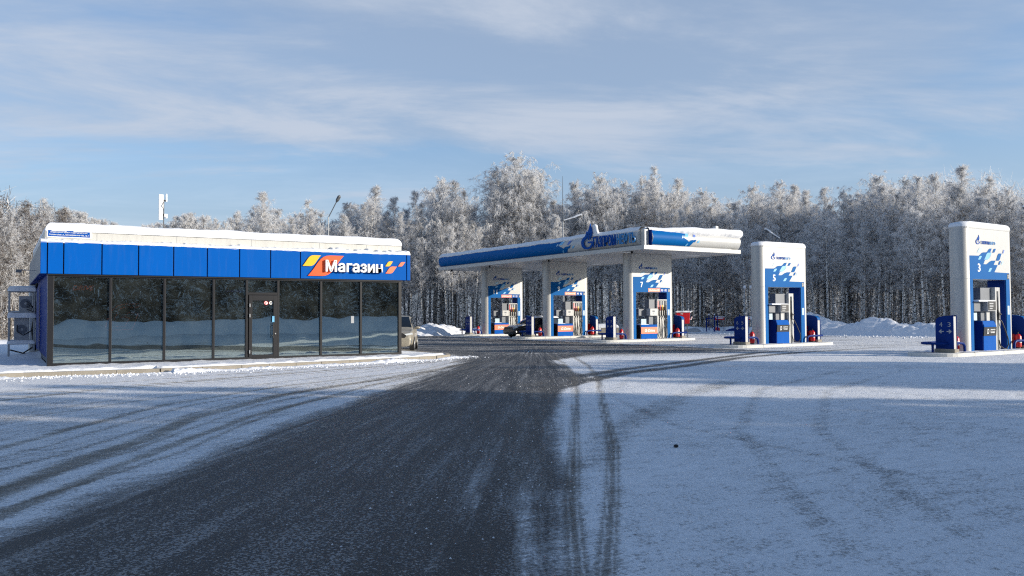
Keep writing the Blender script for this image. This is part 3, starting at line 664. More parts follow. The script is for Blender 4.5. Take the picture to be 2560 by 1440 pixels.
# rack of outdoor units at the shop's side
rk = thing('equipment_rack', 'snow covered steel rack of grey cooling units left of the shop', 'equipment rack', (.18, 36.2, .05))
fm = MB()
for x in (0, .82):
    for y in (0, .7): fm.box(x, y, 0, x+.07, y+.07, 2.62)
for z in (.55, 1.75, 2.55): fm.box(.07, 0, z, .82, .06, z+.06); fm.box(.07, .7, z, .82, .76, z+.06)
part('frame', fm, M_galv, rk, bevel=.006)
for i, (x, z, w_, h_) in enumerate(((.35, 1.82, .42, .58), (.2, .62, .5, 1.0))):
    u_ = part('cooling_unit', MB().box(x, .1, z, x+w_, .62, z+h_), M_greyl, rk, bevel=.02)
    part('fan_grille', ring_mb(x+w_/2, z+h_*.5, .05, .18, F(.1), .004, .008), M_grey, u_)
for z, t in ((2.61, .16), (1.6, .24), (.6, .14)): part('snow_load', snow_cap(.0, -.02, .9, .74, z, t, z, r=.12, over=.02, step=.08), M_snow, rk, smooth=True, ang=80)
cb = MB(); cb.tube([(.95, .3, 2.9), (.86, .25, 2.5), (.88, .2, 1.6), (.8, .1, 1.1), (.9, .2, .3)], .05)
for k in range(4): cb.tube([(.6, .05, 2.2-.1*k), (.72+.03*k, -.06, 2.1-.1*k), (.86, .1, 1.9)], .014, 6)
cb.tube([(.3, .0, 1.3), (.3, -.08, 1.05), (.5, -.1, .9), (.9, .1, 1.15)], .02, 6).tube([(.08, .0, .35), (.5, -.1, .22), (.92, .1, .5)], .03, 6)
part('cable', cb, M_dark, rk, smooth=True)
part('snow_drift', bank([(.1, 35.4), (.7, 35.5), (1.15, 35.6)], 1.2, .35, 5, 30, 12).__class__().grid(lambda u, v: (-.15+u*1.3, -.6+v*1.2, -.04+.32*math.sin(math.pi*v)*(.35+.65*u)*(1+.3*mnoise.noise(Vector((u*3, v*3, 1))))), 24, 16), M_snow, rk, smooth=True)
wl = thing('wall_lamp', 'small lamp on a bracket at the upper left corner of the shop', 'lamp', (.98, 33.5, 3.3))
part('bracket', MB().tube([(0, 0, 0), (-.45, 0, .02)], .015), M_galv, wl); part('head', MB().box(-.6, -.06, -.08, -.42, .06, .03), M_grey, wl, bevel=.01)

# ------------------------------------------------------------------ canopy over the three far pump portals
CX0, CX1, CY0, CY1, CZ = 30.3, 38.05, 34.35, 59.6, 5.25
can = thing('canopy', 'long white and blue filling station canopy with snow on top', 'canopy', (0, 0, 0))
part('edge_beam', MB().box(CX0, CY0, CZ, CX1, CY0+.18, CZ+.24).box(CX0, CY0+.18, CZ, CX0+.18, CY1, CZ+.24).box(CX1-.18, CY0+.18, CZ, CX1, CY1, CZ+.24).box(CX0+.18, CY1-.18, CZ, CX1-.18, CY1, CZ+.24), M_white, can, bevel=.01)
sf = MB()
for i in range(22):
    y = CY0+.19+i*1.13; sf.box(CX0+.19, y, CZ+.03, CX1-.19, y+1.118, CZ+.06)
part('soffit', sf, M_soffit, can)
lm = MB()
for y in (37.2, 42, 47, 52, 57):
    for x in (31.4, 36.9): lm.box(x-.3, y-.3, CZ+.02, x+.3, y+.3, CZ+.032)
part('ceiling_lamp', lm, M_letter, can)
part('roof', MB().box(CX0+.5, CY0+.5, CZ+.24, CX1-.5, CY1-.4, 6.25), M_white, can)
part('corner_post', MB().box(CX0+.30, CY0+.30, CZ+.24, CX0+.62, CY0+.62, 6.42), M_white, can, bevel=.02)
part('gutter_gap', MB().box(CX0+.5, CY0+.2, CZ+.241, CX1-.6, CY0+.5, CZ+.30).box(CX0+.2, CY0+.62, CZ+.241, CX0+.5, CY1, CZ+.30), M_grey, can)
CR, CCZ = .50, 5.95
def halfround(axis, a0, a1, c, rx, name, m_, full=True, z=CCZ, rz=CR, grow=0):
    mb = MB()
    def fn(u, v):
        t = R(-100+200*v); s = a0+(a1-a0)*u; dx = (rx+grow)*math.cos(t); dz = (rz+grow)*math.sin(t)
        return (c-dx, s, z+dz) if axis == 'y' else (s, c-dx, z+dz)
    mb.grid(fn, 40, 24)
    for s in (a0, a1):
        P = [((c-(rx+grow)*math.cos(R(-100+200*k/24)), s, z+(rz+grow)*math.sin(R(-100+200*k/24))) if axis == 'y' else (s, c-(rx+grow)*math.cos(R(-100+200*k/24)), z+(rz+grow)*math.sin(R(-100+200*k/24)))) for k in range(25)]
        mb.add(P, [tuple(range(25))])
    return part(name, mb, m_, can, smooth=True, ang=40)
CXC, CYC = CX0+.52, CY0+.52
halfround('y', 34.98, CY1, CXC, .50, 'fascia_tube', M_white)
halfround('x', 30.98, CX1+.02, CYC, .50, 'fascia_tube', M_white)
part('tube_end', MB().box(30.93, CYC-.45, CCZ-.44, 30.979, CYC+.1, CCZ+.44), M_navy, can, bevel=.02)
def onL(g):   # u = -Y from 44.6, v = height above tube centre; left tube
    return lambda u, v: (CXC-(.50+g)*math.sqrt(max(0, 1-(v/(CR+.0))**2)) if abs(v) < CR else CXC, 44.6-u, CCZ+v*(1+g/.5))
def onF(g, x0): return lambda u, v: (x0+u, CYC-(.50+g)*math.sqrt(max(0, 1-(v/CR)**2)) if abs(v) < CR else CYC, CCZ+v*(1+g/.5))
def wave_curved(fm, su, sv, v0, ext, tag):
    # the pattern of the portals scaled onto the round fascia; ext lengthens the plain blue end
    tr = lambda p: (p[0]*su, v0+(p[1])*sv)
    k = .46
    poly = [tr(p) for p in WAVE]; poly = [(u if u > .05 else -ext, max(-.495, min(.495, v))) for u, v in poly]
    poly = [p for p in poly if True]
    part('blue_field', wrap(poly, 44, fm(.006)), M_bluep if tag else M_bluep, can, smooth=True)
    for kind, lfp in LEAVES:
        P = [tr(p) for p in lfp]
        if max(p[1] for p in P) > .5 or min(p[1] for p in P) < -.5: continue
        part('pattern_leaf', wrap(P, 10, fm(.012)), LM[kind], can, smooth=True)
# plain blue length + patterned end (left side)
part('blue_field', wrap([(-15., -.495), (.9, -.495), (.9, .495), (-15., .495)], 30, onL(.006)), M_bluep, can, smooth=True)
def canopy_wave(fm, u0, s):
    # diagonal stepped end of the blue field with loose leaves
    poly = [(0, -.495), (1.75, -.495), (2.05, -.22), (2.3, -.02), (1.85, -.03), (1.62, -.14), (1.45, -.06), (1.25, .02), (1.05, .10), (1.35, .34), (1.1, .36), (.8, .495), (0, .495)]
    part('blue_field', wrap([(u0+u*s, v) for u, v in poly], 36, fm(.006)), M_bluep, can, smooth=True)
    for kind, (a, b, c, d) in (('sky', (1.15, .10, 1.75, .44)), ('violet', (2.0, .06, 2.5, .40)), ('blue', (2.1, -.16, 2.45, .02)), ('sky', (2.5, -.18, 2.85, -.02)), ('pale', (.85, .05, 1.05, .2)), ('sky', (1.35, -.4, 1.6, -.24))):
        part('pattern_leaf', wrap([(u0+x*s, y) for x, y in leaf(a, b, c, d)], 10, fm(.012)), LM[kind], can, smooth=True)
canopy_wave(onL(0).__class__ and onL, .9, 1.0)
part('blue_field', wrap([(0, -.495), (1.6, -.495), (1.6, .495), (0, .495)], 30, onF(.006, 31.0)), M_bluep, can, smooth=True)
canopy_wave(lambda g: onF(g, 31.0), 1.6, .72)
# standing letters and emblem on the left side
fL = lambda y0, z0: (lambda u, v, d: (CX0-.02-d, y0-u, z0+v))
part('lettering', text_mb('ГАЗПРОМ', 2.1, .66, fL(38.86, 5.64), .02, .07, .02), M_letb, can)
part('lettering', text_mb('НЕФТЬ', 1.62, .66, fL(36.64, 5.64), .02, .07, .02), M_leta, can)
part('emblem', flame(fL(40.0, 5.58), 1.55, .02, .08), M_letb, can)
rl = MB()
for y in (38.7, 37.9, 37.1, 36.3, 35.5): rl.box(CX0-.03, y, 5.70, CX0+.12, y+.03, 5.74)
part('letter_rail', rl, M_greyl, can)
es = MB()
def esn(u, v):
    w_ = .30-.14*v; zt = 6.35+.75*v; n_ = 1+.18*mnoise.noise(Vector((u*5, v*4, 1))); a = 2*math.pi*u; cl = math.sqrt(max(0, 1-max(0, (v-.8)/.2)**2))
    return (CX0+.16+.16*math.cos(a)*n_*cl, 38.98-.08*(1-v)+w_*math.sin(a)*n_*cl, zt)
part('emblem_snow', es.grid(esn, 20, 14), M_snow, can, smooth=True)
part('wind_vane_box', MB().box(36.6, 35.0, 6.5, 36.85, 35.2, 6.95), M_white, can, bevel=.03)
# snow on the canopy: field plus blankets hanging over the round fascia
part('roof_snow', snow_cap(CX0+.42, CY0+.42, CX1-.05, CY1-.1, 6.3, .34, 12, r=.6, over=0, lump=.2, step=.14), M_snow, can, smooth=True, ang=80)
def snL(u, v):
    y = 34.95+u*(CY1+.05-34.95); p = Vector((y*.7, 1, 4)); low = 42+10*mnoise.noise(p)+7*mnoise.noise(Vector((y*3, 2, 1)))+4*mnoise.noise(Vector((y*9, 2, 8)))
    if y < 41: low += 4
    t = low+(118-low)*v; th = (.03+.13*math.sin(math.pi*min(1, v*1.25)/1.25 if v < .99 else 0)+.05*max(0, 1-v*6))*(1+.25*mnoise.noise(Vector((y*1.4, v*3, 2))))
    if v == 0: th = .01
    return (CXC-(.5+th)*math.cos(R(t)), y, CCZ+(CR+th)*math.sin(R(t)))
part('fascia_snow', MB().grid(snL, 500, 22), M_snow, can, smooth=True, ang=80)
def snF(u, v):
    x = 30.92+u*(CX1+.12-30.92); k = smooth(31.5, 34.6, x)
    low = (56-22*float(k))+10*mnoise.noise(Vector((x*.7, 1, 14)))+3*mnoise.noise(Vector((x*3.1, 2, 1)))
    t = low+(120-low)*v; bulge = .07+.27*float(k)
    th = (.03+bulge*math.sin(math.pi*(v**.55) if v < 1 else 0)*(1+.25*mnoise.noise(Vector((x*.9, v*1.5, 2))))+.04*mnoise.noise(Vector((x*.7, v*3, 5))))
    if v == 0: th = .0
    return (x, CYC-(.5+th)*math.cos(R(t)), CCZ+(CR+th*.9)*math.sin(R(t)))
part('fascia_snow', MB().grid(snF, 260, 30), M_snow, can, smooth=True, ang=80)
for (x, y) in ((31.0, 36.2), (31.0, 44.7), (31.0, 52.5), (31.0, 58.6)):
    part('security_camera', MB().box(x-.05, y-.05, CZ-.04, x+.05, y+.05, CZ+.03).ell((x, y, CZ-.06), (.07, .07, .07), 10, 6), M_dark, can, smooth=True)

# ------------------------------------------------------------------ pump islands and portals
XP, PW, PD, HL, HT = 32.19, 3.0, .74, 2.84, 4.88
PORT = {3: 17.41, 5: 27.53, 7: 37.52, 9: 46.20, 11: 54.75}
IH = .15
def stadium(xa, xb, ya, yb, k=12):
    r = (yb-ya)/2; ym = (ya+yb)/2; out = []
    for i in range(k+1): a = R(90+180*i/k); out.append((xa+r*math.cos(a), ym+r*math.sin(a)))
    for i in range(k+1): a = R(-90+180*i/k); out.append((xb+r*math.cos(a), ym+r*math.sin(a)))
    return out
up = lambda u, v, d: (u, v, d)
MESH = {}
def cpart(key, name, mk, m_, parent, smooth=False, bevel=0, ang=35, loc=None, **tags):
    if key not in MESH: MESH[key] = mk().mesh(name, m_, smooth, ang)
    return link(name, MESH[key], parent, loc=loc, bevel=bevel, **tags)
def portal_body():
    mb = MB(); r = PD/2
    mb.prism([(0, 0)]+[( -r*math.sin(R(180*i/14)), r-r*math.cos(R(180*i/14))) for i in range(15)]+[(0, PD)], up, 0, HT)
    mb.v = mb.v; return mb
def end_col(xc, sgn):
    r = PD/2; return MB().prism([(xc+sgn*r*math.sin(R(180*i/16)), r-r*math.cos(R(180*i/16))) for i in range(17)], up, 0, HT)
def pm(d0=0): return lambda u, v, d: (u, -d, HL+v)
def portal(k):
    y = PORT[k]; z = gz(y)+IH; fuel = k in (7, 9, 11)
    where = {3: 'tallest in view, at the right edge', 5: 'standing free right of the canopy', 7: 'under the near end of the canopy', 9: 'in the middle under the canopy', 11: 'under the far left end of the canopy'}[k]
    near = {3: 'the portal at the right edge', 5: 'the free standing portal beside the canopy', 7: 'the portal under the near canopy end', 9: 'the middle canopy portal', 11: 'the leftmost canopy portal'}[k]
    t = thing('pump_portal', 'white and blue pump portal '+where, 'fuel portal', (XP, y, z), 0, 'pump portals along the forecourt')
    ht = CZ-z+.02 if fuel else HT
    key = 'f%d' % k if fuel else 's'
    for xc, s in ((0, -1), (PW, 1)):
        cpart('end%s%d' % (key, s), 'end_column', lambda: MB().prism([(xc+s*PD/2*math.sin(R(180*i/16)), PD/2-PD/2*math.cos(R(180*i/16))) for i in range(17)], up, 0, ht), M_endc, t, True)
    jn = cpart('joint', 'panel_joint', lambda: MB().tube([(-PD/2*math.sin(R(a))*1.003, PD/2-PD/2*math.cos(R(a))*1.003, HL) for a in range(0, 181, 12)], .006, 4), M_greyl, t)
    cpart('head'+key, 'header', lambda: MB().box(0, .0, HL, PW, PD, ht), M_white, t)
    cpart('legl', 'left_leg', lambda: MB().box(.0, -.004, 0, .22, PD+.004, HL), M_bluep, t)
    cpart('legr', 'right_leg', lambda: MB().box(PW-.28, -.004, 0, PW, PD+.004, HL), M_bluep, t)
    cpart('reveal', 'shaded_reveal', lambda: MB().box(PW-.32, .03, 0, PW-.282, PD-.02, HL), M_navy, t); cpart('reveal2', 'shaded_reveal', lambda: MB().box(.222, .03, 0, .25, PD-.02, HL), M_navy, t)  # navy lining paints in the shade on the opening's inner faces
    bf = cpart('wave', 'blue_field', lambda: MB().prism(WAVE, pm(), .001, .007), M_bluep, t)
    cpart('waveback', 'blue_field', lambda: MB().box(0, PD+.001, HL, PW, PD+.007, HL+.9), M_bluep, t)
    for i, (kind, P) in enumerate(LEAVES): cpart('leaf%d' % i, 'pattern_leaf', lambda: MB().prism(P, pm(), .007, .012), LM[kind], t)
    ty = HL+(1.335 if not fuel else 1.335)
    cpart('logo', 'emblem', lambda: flame(lambda u, v, d: (.48+u*1.05, -d, HL+1.385+v), .38, .004, .014), M_letb, t)
    cpart('logot', 'lettering', lambda: text_mb('ГАЗПРОМ', .62, .135, lambda u, v, d: (.86+u, -d, HL+1.40+v), .004, .012, .03), M_letb, t)
    cpart('logot2', 'lettering', lambda: text_mb('НЕФТЬ', .46, .135, lambda u, v, d: (1.51+u, -d, HL+1.40+v), .004, .012, .03), M_leta, t)
    wn = .20 if k < 10 else .34
    link('pump_number', text_mb(str(k), wn, .33, lambda u, v, d: (.58-(.1 if k > 9 else 0)+u, -d, HL+.29+v), .006, .014, .02).mesh('number', M_letter), t)
    if fuel:
        st = cpart('strip', 'price_strip', lambda: MB().box(1.2, -.012, HL+.02, 2.17, -.003, HL+.24), M_orangel, t)
        cpart('stript', 'lettering', lambda: text_mb('G-Drive 95', .84, .12, lambda u, v, d: (1.27+u, -.012-d, HL+.07+v), 0, .004, .02, shear=.25), M_letter, st)
        s2 = cpart('strip2', 'price_strip', lambda: MB().box(2.19, -.012, HL+.02, 2.80, -.006, HL+.22), M_letb, t)
        cpart('strip2t', 'lettering', lambda: text_mb('95  92', .44, .13, lambda u, v, d: (2.25+u, -.012-d, HL+.06+v), 0, .004, .02, shear=.2), M_letter, s2)
        s3 = cpart('strip3', 'price_strip', lambda: MB().box(2.82, -.012, HL+.02, 2.97, -.006, HL+.22), M_black, t)
        cpart('strip3t', 'lettering', lambda: text_mb('D', .07, .13, lambda u, v, d: (2.86+u, -.012-d, HL+.05+v), 0, .004, .02), M_letter, s3)
    else:
        s3 = cpart('strip3s', 'price_strip', lambda: MB().box(2.80, -.012, HL+.03, 2.95, -.006, HL+.25), M_black, t)
        cpart('strip3st', 'lettering', lambda: text_mb('D', .07, .14, lambda u, v, d: (2.84+u, -.012-d, HL+.07+v), 0, .004, .02), M_letter, s3)
        cpart('top', 'roof_trim', lambda: MB().prism(stadium(0, PW, -.015, PD+.015), up, HT-.03, HT+.04), M_white, t, bevel=.012)
        def capf():
            def fn(u, v):
                a = 2*math.pi*u; rr = v; r_ = PD/2+.02; sx = PW/2
                cxp = max(-1, min(1, math.cos(a)*1.6)); q = stadium(0, PW, -.02, PD+.02, 20); i = int(u*len(q)) % len(q); p = q[i]
                x = PW/2+(p[0]-PW/2)*v; y_ = PD/2+(p[1]-PD/2)*v
                d = (1-v)*1.9; e = min(1, d/.22+.0) if v < 1 else 0; pr = math.sqrt(max(0, 1-(1-e)**2))
                return (x, y_, HT+.03+.20*pr*(1+.2*mnoise.noise(Vector((x*1.5, y_*2, k))))+.01*mnoise.noise(Vector((x*8, y_*8, k))))
            mb = MB(); n = 42; vs = [0, .2, .4, .55, .68, .78, .85, .90, .94, .97, .985, .995, 1.0]
            P = [fn((i+.5)/n, v) for v in vs for i in range(n)]
            return mb.add(P, [(j*n+i, j*n+(i+1) % n, (j+1)*n+(i+1) % n, (j+1)*n+i) for j in range(len(vs)-1) for i in range(n)])
        cpart('cap%d' % k, 'roof_snow', capf, M_snow, t, True, ang=60)
        cpart('sill', 'sill_snow', lambda: MB().grid(lambda u, v: (.25+2.4*u, .0+.7*v, HL-.012+.0*u), 2, 2), M_snow, t) if False else None
    cpart('notice', 'safety_notice', lambda: MB().box(PW-.22, -.012, 1.42, PW-.07, -.005, 1.78), M_ltpaper, t)
    # island
    xi0, xi1, yi0, yi1 = 29.72-XP, 36.95-XP, -.62, PD+.62
    isl = thing('pump_island', 'low white kerb island carrying '+near, 'kerb island', (XP, y, z-IH), 0, 'kerb islands under the portals')
    cpart('isl', 'kerb', lambda: MB().prism(stadium(xi0+.68, xi1-.68, yi0, yi1, 14), up, -.06, IH-.004), M_wkerb, isl, bevel=.03)
    cpart('isl2', 'paving', lambda: MB().prism(stadium(xi0+.85, xi1-.85, yi0+.17, yi1-.17, 14), up, IH-.02, IH), M_greyl, isl)
    cpart('isl3', 'snow_dusting', lambda: MB().grid(lambda u, v: (xi0+.6+(xi1-xi0-1.2)*u, yi0+.12+(yi1-yi0-.24)*v, IH+.002+.045*max(0, mnoise.noise(Vector((u*9, v*3, 3)))-.08)-.0), 90, 20), M_snow, isl, True)
    cpart('isl4', 'kerb_joint', lambda: MB().box(-.9, yi0-.003, -.05, -.885, yi0+.1, IH+.001).box(1.2, yi0-.003, -.05, 1.212, yi0+.1, IH+.001).box(3.3, yi0-.003, -.05, 3.312, yi0+.1, IH+.001), M_grey, isl)
    # lane signs at both ends
    for side in (-1, 1):
        lx = -1.74 if side < 0 else PW+.92
        s_ = thing('lane_sign', ('numbered blue lane sign left of ' if side < 0 else 'blue lane sign seen from behind right of ')+near, 'sign', (XP+lx, y-(.36 if side < 0 else .16), z), 0 if side < 0 else math.pi, 'lane signs at the island ends')
        if side > 0: s_.location.y += .70
        def shape(): return [(0, .05), (.70, .05), (.70, 1.18), (.66, 1.28), (.55, 1.35), (.38, 1.38), (0, 1.42)]
        sy = lambda p, q: [(a, b) for a, b in p]
        cpart('ls1', 'core', lambda: MB().prism([(.02, .0), (.68, .0), (.68, 1.12), (.6, 1.27), (.4, 1.34), (.02, 1.37)], lambda u, v, d: (d, u, v), -.10, .10), M_white, s_, bevel=.01)
        for dd in (-.125, .1): cpart('ls2%s' % dd, 'blue_panel', lambda: MB().prism(shape(), lambda u, v, d: (d, u, v), dd, dd+.025), M_navy, s_, bevel=.006)
        cpart('ls3', 'blue_panel', lambda: MB().grid(lambda u, v: (lambda p: (-.10+.2*v, p[0], p[1]+.012))((lambda s: (np.interp(s, [0, .35, .6, .8, 1], [.0, .38, .55, .66, .70]), np.interp(s, [0, .35, .6, .8, 1], [1.40, 1.365, 1.335, 1.27, 1.14])))(u)), 14, 1), M_bluep, s_)
        num = (str(k+1), str(k)); fm = lambda u, v, d: (-.127-d, .62-u, v)
        if side > 0: num = (str(k), str(k+1))
        b_ = [o for o in s_.children if o.name.startswith('blue_panel')][0]
        link('lettering', text_mb(num[0], .12 if len(num[0]) < 2 else .2, .17, lambda u, v, d: fm(u+.08, v+.98, d), 0, .005, -.008).mesh('n', M_greyl), b_)
        link('lettering', text_mb(num[1], .12 if len(num[1]) < 2 else .2, .17, lambda u, v, d: fm(u+.40, v+.98, d), 0, .005, -.008).mesh('n', M_greyl), b_)
        def arrow(x, sg):
            return MB().prism([(x, .80), (x+.10, .80+.08), (x+.13, .85), (x+.07, .815), (x+.2, .815), (x+.2, .785), (x+.07, .785), (x+.13, .75), (x+.10, .72)], lambda u, v, d: fm(u if sg < 0 else (2*x+.2-u), v, d), 0, .005)
        cpart('arl', 'arrow', lambda: arrow(.05, -1), M_greyl, b_); cpart('arr', 'arrow', lambda: arrow(.36, 1), M_greyl, b_)
        cpart('lsb', 'base', lambda: MB().box(-.16, -.05, -.01, .16, .75, .14), M_conc, s_, bevel=.02)
        # guard rail
        gl = thing('guard_rail', 'low blue guard rail at the '+('left' if side < 0 else 'right')+' foot of '+near, 'guard rail', (XP+(xi0+.72 if side < 0 else xi1-.72), y+PD/2, z), 0 if side < 0 else math.pi, 'guard rails at the island ends')
        def rail():
            r_, a = .50, []
            a += [(1.05, -r_, -.02), (1.03, -r_, .22), (.95, -r_, .31), (.8, -r_, .34)]
            a += [(.0-r_*math.sin(R(t)), -r_*math.cos(R(t)), .34) for t in range(0, 181, 15)]
            a += [(.8, r_, .34), (.95, r_, .31), (1.03, r_, .22), (1.05, r_, -.02)]
            mb = MB().tube(a, .05, 10); 
            for yy in (-.1,): mb.tube([(-.44, yy, .32), (-.44, yy, -.02)], .045, 8)
            return mb
        cpart('rail', 'rail', rail, M_navy, gl, True)
        # extinguishers
        spots = [(-.85, .12)] if side < 0 else [(PW+.62, .02), (PW+.84, .30)]
        for i, (ex, ey) in enumerate(spots):
            lab = ('red fire extinguisher just left of ' if side < 0 else ('front red extinguisher right of ' if i == 0 else 'rear red extinguisher right of '))+near
            e_ = thing('fire_extinguisher', lab, 'fire extinguisher', (XP+ex, y+ey, z), .4*i, 'fire extinguishers on the islands')
            cpart('ex1', 'cylinder', lambda: MB().tube([(0, 0, .06), (0, 0, .09), (0, 0, .50), (0, 0, .57), (0, 0, .61)], [.10, .125, .125, .09, .04], 16), M_red, e_, True)
            cpart('ex2', 'valve', lambda: MB().tube([(0, 0, .6), (0, 0, .68)], .025).tube([(0, 0, .67), (.10, 0, .72)], .012).tube([(0, 0, .65), (.12, .05, .6), (.15, .06, .35), (.14, .05, .2)], .014, 6), M_dark, e_, True)
            cpart('ex3', 'foot', lambda: MB().tube([(0, 0, 0), (0, 0, .07)], .10, 12), M_dark, e_, True)
            cpart('ex4', 'label', lambda: MB().grid(lambda u, v: (.127*math.cos(R(-130+60*u)), .127*math.sin(R(-130+60*u)), .25+.16*v), 8, 1), M_letter, e_)
        if side > 0:
            bn = thing('sand_box', 'red upright box right of '+near, 'box', (XP+PW+.48, y+.45, z), 0, 'red boxes on the islands')
            cpart('sb', 'body', lambda: MB().box(0, 0, .04, .30, .26, .78), M_red, bn, bevel=.02); cpart('sb2', 'lid', lambda: MB().box(-.02, -.02, .78, .32, .28, .83), M_red, bn, bevel=.015)
    # dispenser
    if not fuel:
        d_ = thing('fuel_dispenser', 'blue one hose dispenser in '+near, 'fuel dispenser', (XP, y-.12, z), 0, 'diesel dispensers')
        bx0, bx1 = .70, 1.62
        cpart('db', 'cabinet', lambda: MB().prism([(0, 0), (0, .55), (-.03, .98), (.06, 1.18), (.62, 1.18), (.62, 0)], lambda u, v, d: (d, u, v), bx0, bx1), M_blue, d_, bevel=.015)
        cpart('db0', 'side_panel', lambda: MB().prism([(.02, 0), (.02, 1.16), (.60, 1.16), (.60, 0)], lambda u, v, d: (d, u, v), bx0-.03, bx0-.001), M_navyd, d_)  # darker sheet puts the shade of the left side into its colour
        cpart('db1', 'black_band', lambda: MB().prism([(-.006, .58), (-.035, .93), (-.02, .93), (.0, .58)], lambda u, v, d: (d, u, v), bx0-.005, bx1+.005).box(bx0-.012, -.0, .58, bx0-.0005, .5, .93), M_black, d_)
        cpart('db2', 'lettering', lambda: text_mb('D', .12, .2, lambda u, v, d: (bx0+.22+u, -.012-(v+.62-.58)*.08-d, v+.66), .004, .012, .02), M_letter, d_)
        cpart('db3', 'lettering', lambda: text_mb('дизельное', .34, .06, lambda u, v, d: (bx0+.44+u, -.03-d, v+.79), .004, .012, .01), M_letter, d_)
        cpart('db4', 'lettering', lambda: text_mb('топливо', .32, .06, lambda u, v, d: (bx0+.44+u, -.024-d, v+.69), .004, .012, .01), M_letter, d_)
        cpart('db5', 'stem', lambda: MB().box(bx0+.1, .15, 1.18, bx1-.03, .5, 2.50), M_grey, d_, bevel=.01)
        cpart('db5b', 'stem', lambda: MB().box(bx0+.42, .09, 1.18, bx0+.64, .149, 1.55), M_white, d_)
        cpart('db6', 'display_box', lambda: MB().box(bx0+.24, -.06, 1.56, bx1-.07, .68, 1.98), M_greyl, d_, bevel=.015)
        sc_ = cpart('db7', 'screen', lambda: MB().box(bx0+.28, -.075, 1.60, bx1-.11, -.061, 1.95), M_black, d_)
        cpart('db8', 'readout', lambda: MB().box(bx0+.33, -.08, 1.84, bx0+.62, -.0755, 1.89).box(bx0+.33, -.08, 1.74, bx0+.62, -.0755, 1.79).box(bx0+.33, -.08, 1.65, bx0+.55, -.0755, 1.69), M_greyl, sc_)
        cpart('db9', 'side_display', lambda: MB().box(.30, .14, 1.55, bx0+.235, .66, 1.97), M_grey, d_, bevel=.012)
        cpart('db10', 'display_snow', lambda: snow_cap(.3, -.06, bx1-.07, .68, 1.975, .035, 3, r=.08, over=.0, step=.06), M_snow, d_, True)
        cpart('db11', 'hose_mast', lambda: MB().box(bx1, .0, 0, bx1+.11, .5, 2.52).box(bx1+.25, .0, 0, bx1+.36, .5, 2.52).box(bx1+.11, .0, 2.36, bx1+.25, .5, 2.52).box(bx1+.11, .12, .0, bx1+.25, .5, 1.15), M_white, d_, bevel=.01)
        cpart('db12', 'nozzle', lambda: MB().tube([(bx1+.18, .05, 2.15), (bx1+.18, .03, 1.6)], .035).tube([(bx1+.18, .02, 1.62), (bx1+.18, -.03, 1.45), (bx1+.18, .0, 1.2)], .05, 8).tube([(bx1+.18, -.03, 1.5), (bx1+.30, -.06, 1.42)], .03, 8), M_dark, d_, True)
        cpart('db13', 'hose', lambda: MB().tube([(bx1+.18, -.03, 1.25), (bx1+.30, -.08, 1.15), (bx1+.48, -.10, .85), (bx1+.72, -.10, .45), (bx1+.74, -.10, .22), (bx1+.62, -.1, .06), (bx1+.45, -.08, .04), (bx1+.25, -.04, .16), (bx1+.19, -.02, .4)], .022, 8), M_dark, d_, True)
        cpart('db14', 'poster_stand', lambda: MB().box(.38, .2, 1.2, .62, .24, 1.5), M_ltpaper, d_)
    else:
        d_ = thing('fuel_dispenser', 'four hose dispenser with orange band in '+near, 'fuel dispenser', (XP, y-.12, z), 0, 'four hose dispensers')
        cpart('fb', 'cabinet', lambda: MB().box(.50, 0, 0, 1.80, .62, .86), M_blue, d_, bevel=.02)
        cpart('fb0', 'side_panel', lambda: MB().box(.47, .03, 0, .499, .6, .84), M_black, d_)
        ob = cpart('fb1', 'orange_band', lambda: MB().box(.495, -.012, .31, 1.80, -.001, .71), M_orangel, d_)
        cpart('fb2', 'lettering', lambda: text_mb('G-Drive', .80, .18, lambda u, v, d: (.78+u, -.012-d, .42+v), 0, .006, .02, shear=.25), M_letter, ob)
        cpart('fb3', 'stem', lambda: MB().box(1.26, .15, .86, 1.60, .5, 1.42), M_grey, d_, bevel=.01)
        cpart('fb3b', 'upper_housing', lambda: MB().box(1.25, .12, 1.84, 1.78, .5, 2.40), M_grey, d_, bevel=.01)
        db = cpart('fb4', 'display_box', lambda: MB().box(1.20, -.04, 1.40, 1.78, .3, 1.84), M_white, d_, bevel=.012)
        cpart('fb5', 'screen', lambda: MB().box(1.40, -.05, 1.62, 1.57, -.041, 1.72).box(1.46, -.05, 1.50, 1.50, -.041, 1.53), M_grey, db)
        cpart('fb6', 'side_display', lambda: MB().box(.62, .35, 1.40, 1.19, .66, 1.82), M_grey, d_, bevel=.012)
        cpart('fb7', 'hose_panel', lambda: MB().box(1.81, .08, 0, 2.62, .5, 2.40).box(1.81, .0, 0, 1.85, .08, 2.40).box(2.58, .0, 0, 2.62, .08, 2.40).box(1.85, .0, 2.33, 2.58, .08, 2.40), M_white, d_, bevel=.008)
        for i, m_ in enumerate((M_red, M_red, M_yellow, M_black)):
            x = 1.93+i*.19
            cpart('hp%d' % i, 'nozzle_pocket', lambda: MB().box(x-.035, .05, 1.72 if i else 1.80, x+.045, .085, 2.06 if i else 2.28), m_, d_)
            cpart('hq%d' % i, 'hose_sleeve', lambda: MB().box(x-.03, .04, 2.06, x+.035, .075, 2.30), M_grey if i else M_red, d_)
            cpart('nz%d' % i, 'nozzle', lambda: MB().tube([(x+.01, .0, 1.95), (x+.01, -.02, 1.65), (x+.01, -.02, 1.42)], [.02, .045, .05], 8).tube([(x+.01, -.02, 1.5), (x+.08, -.05, 1.35), (x+.02, -.03, 1.24)], .03, 8), M_dark, d_, True)
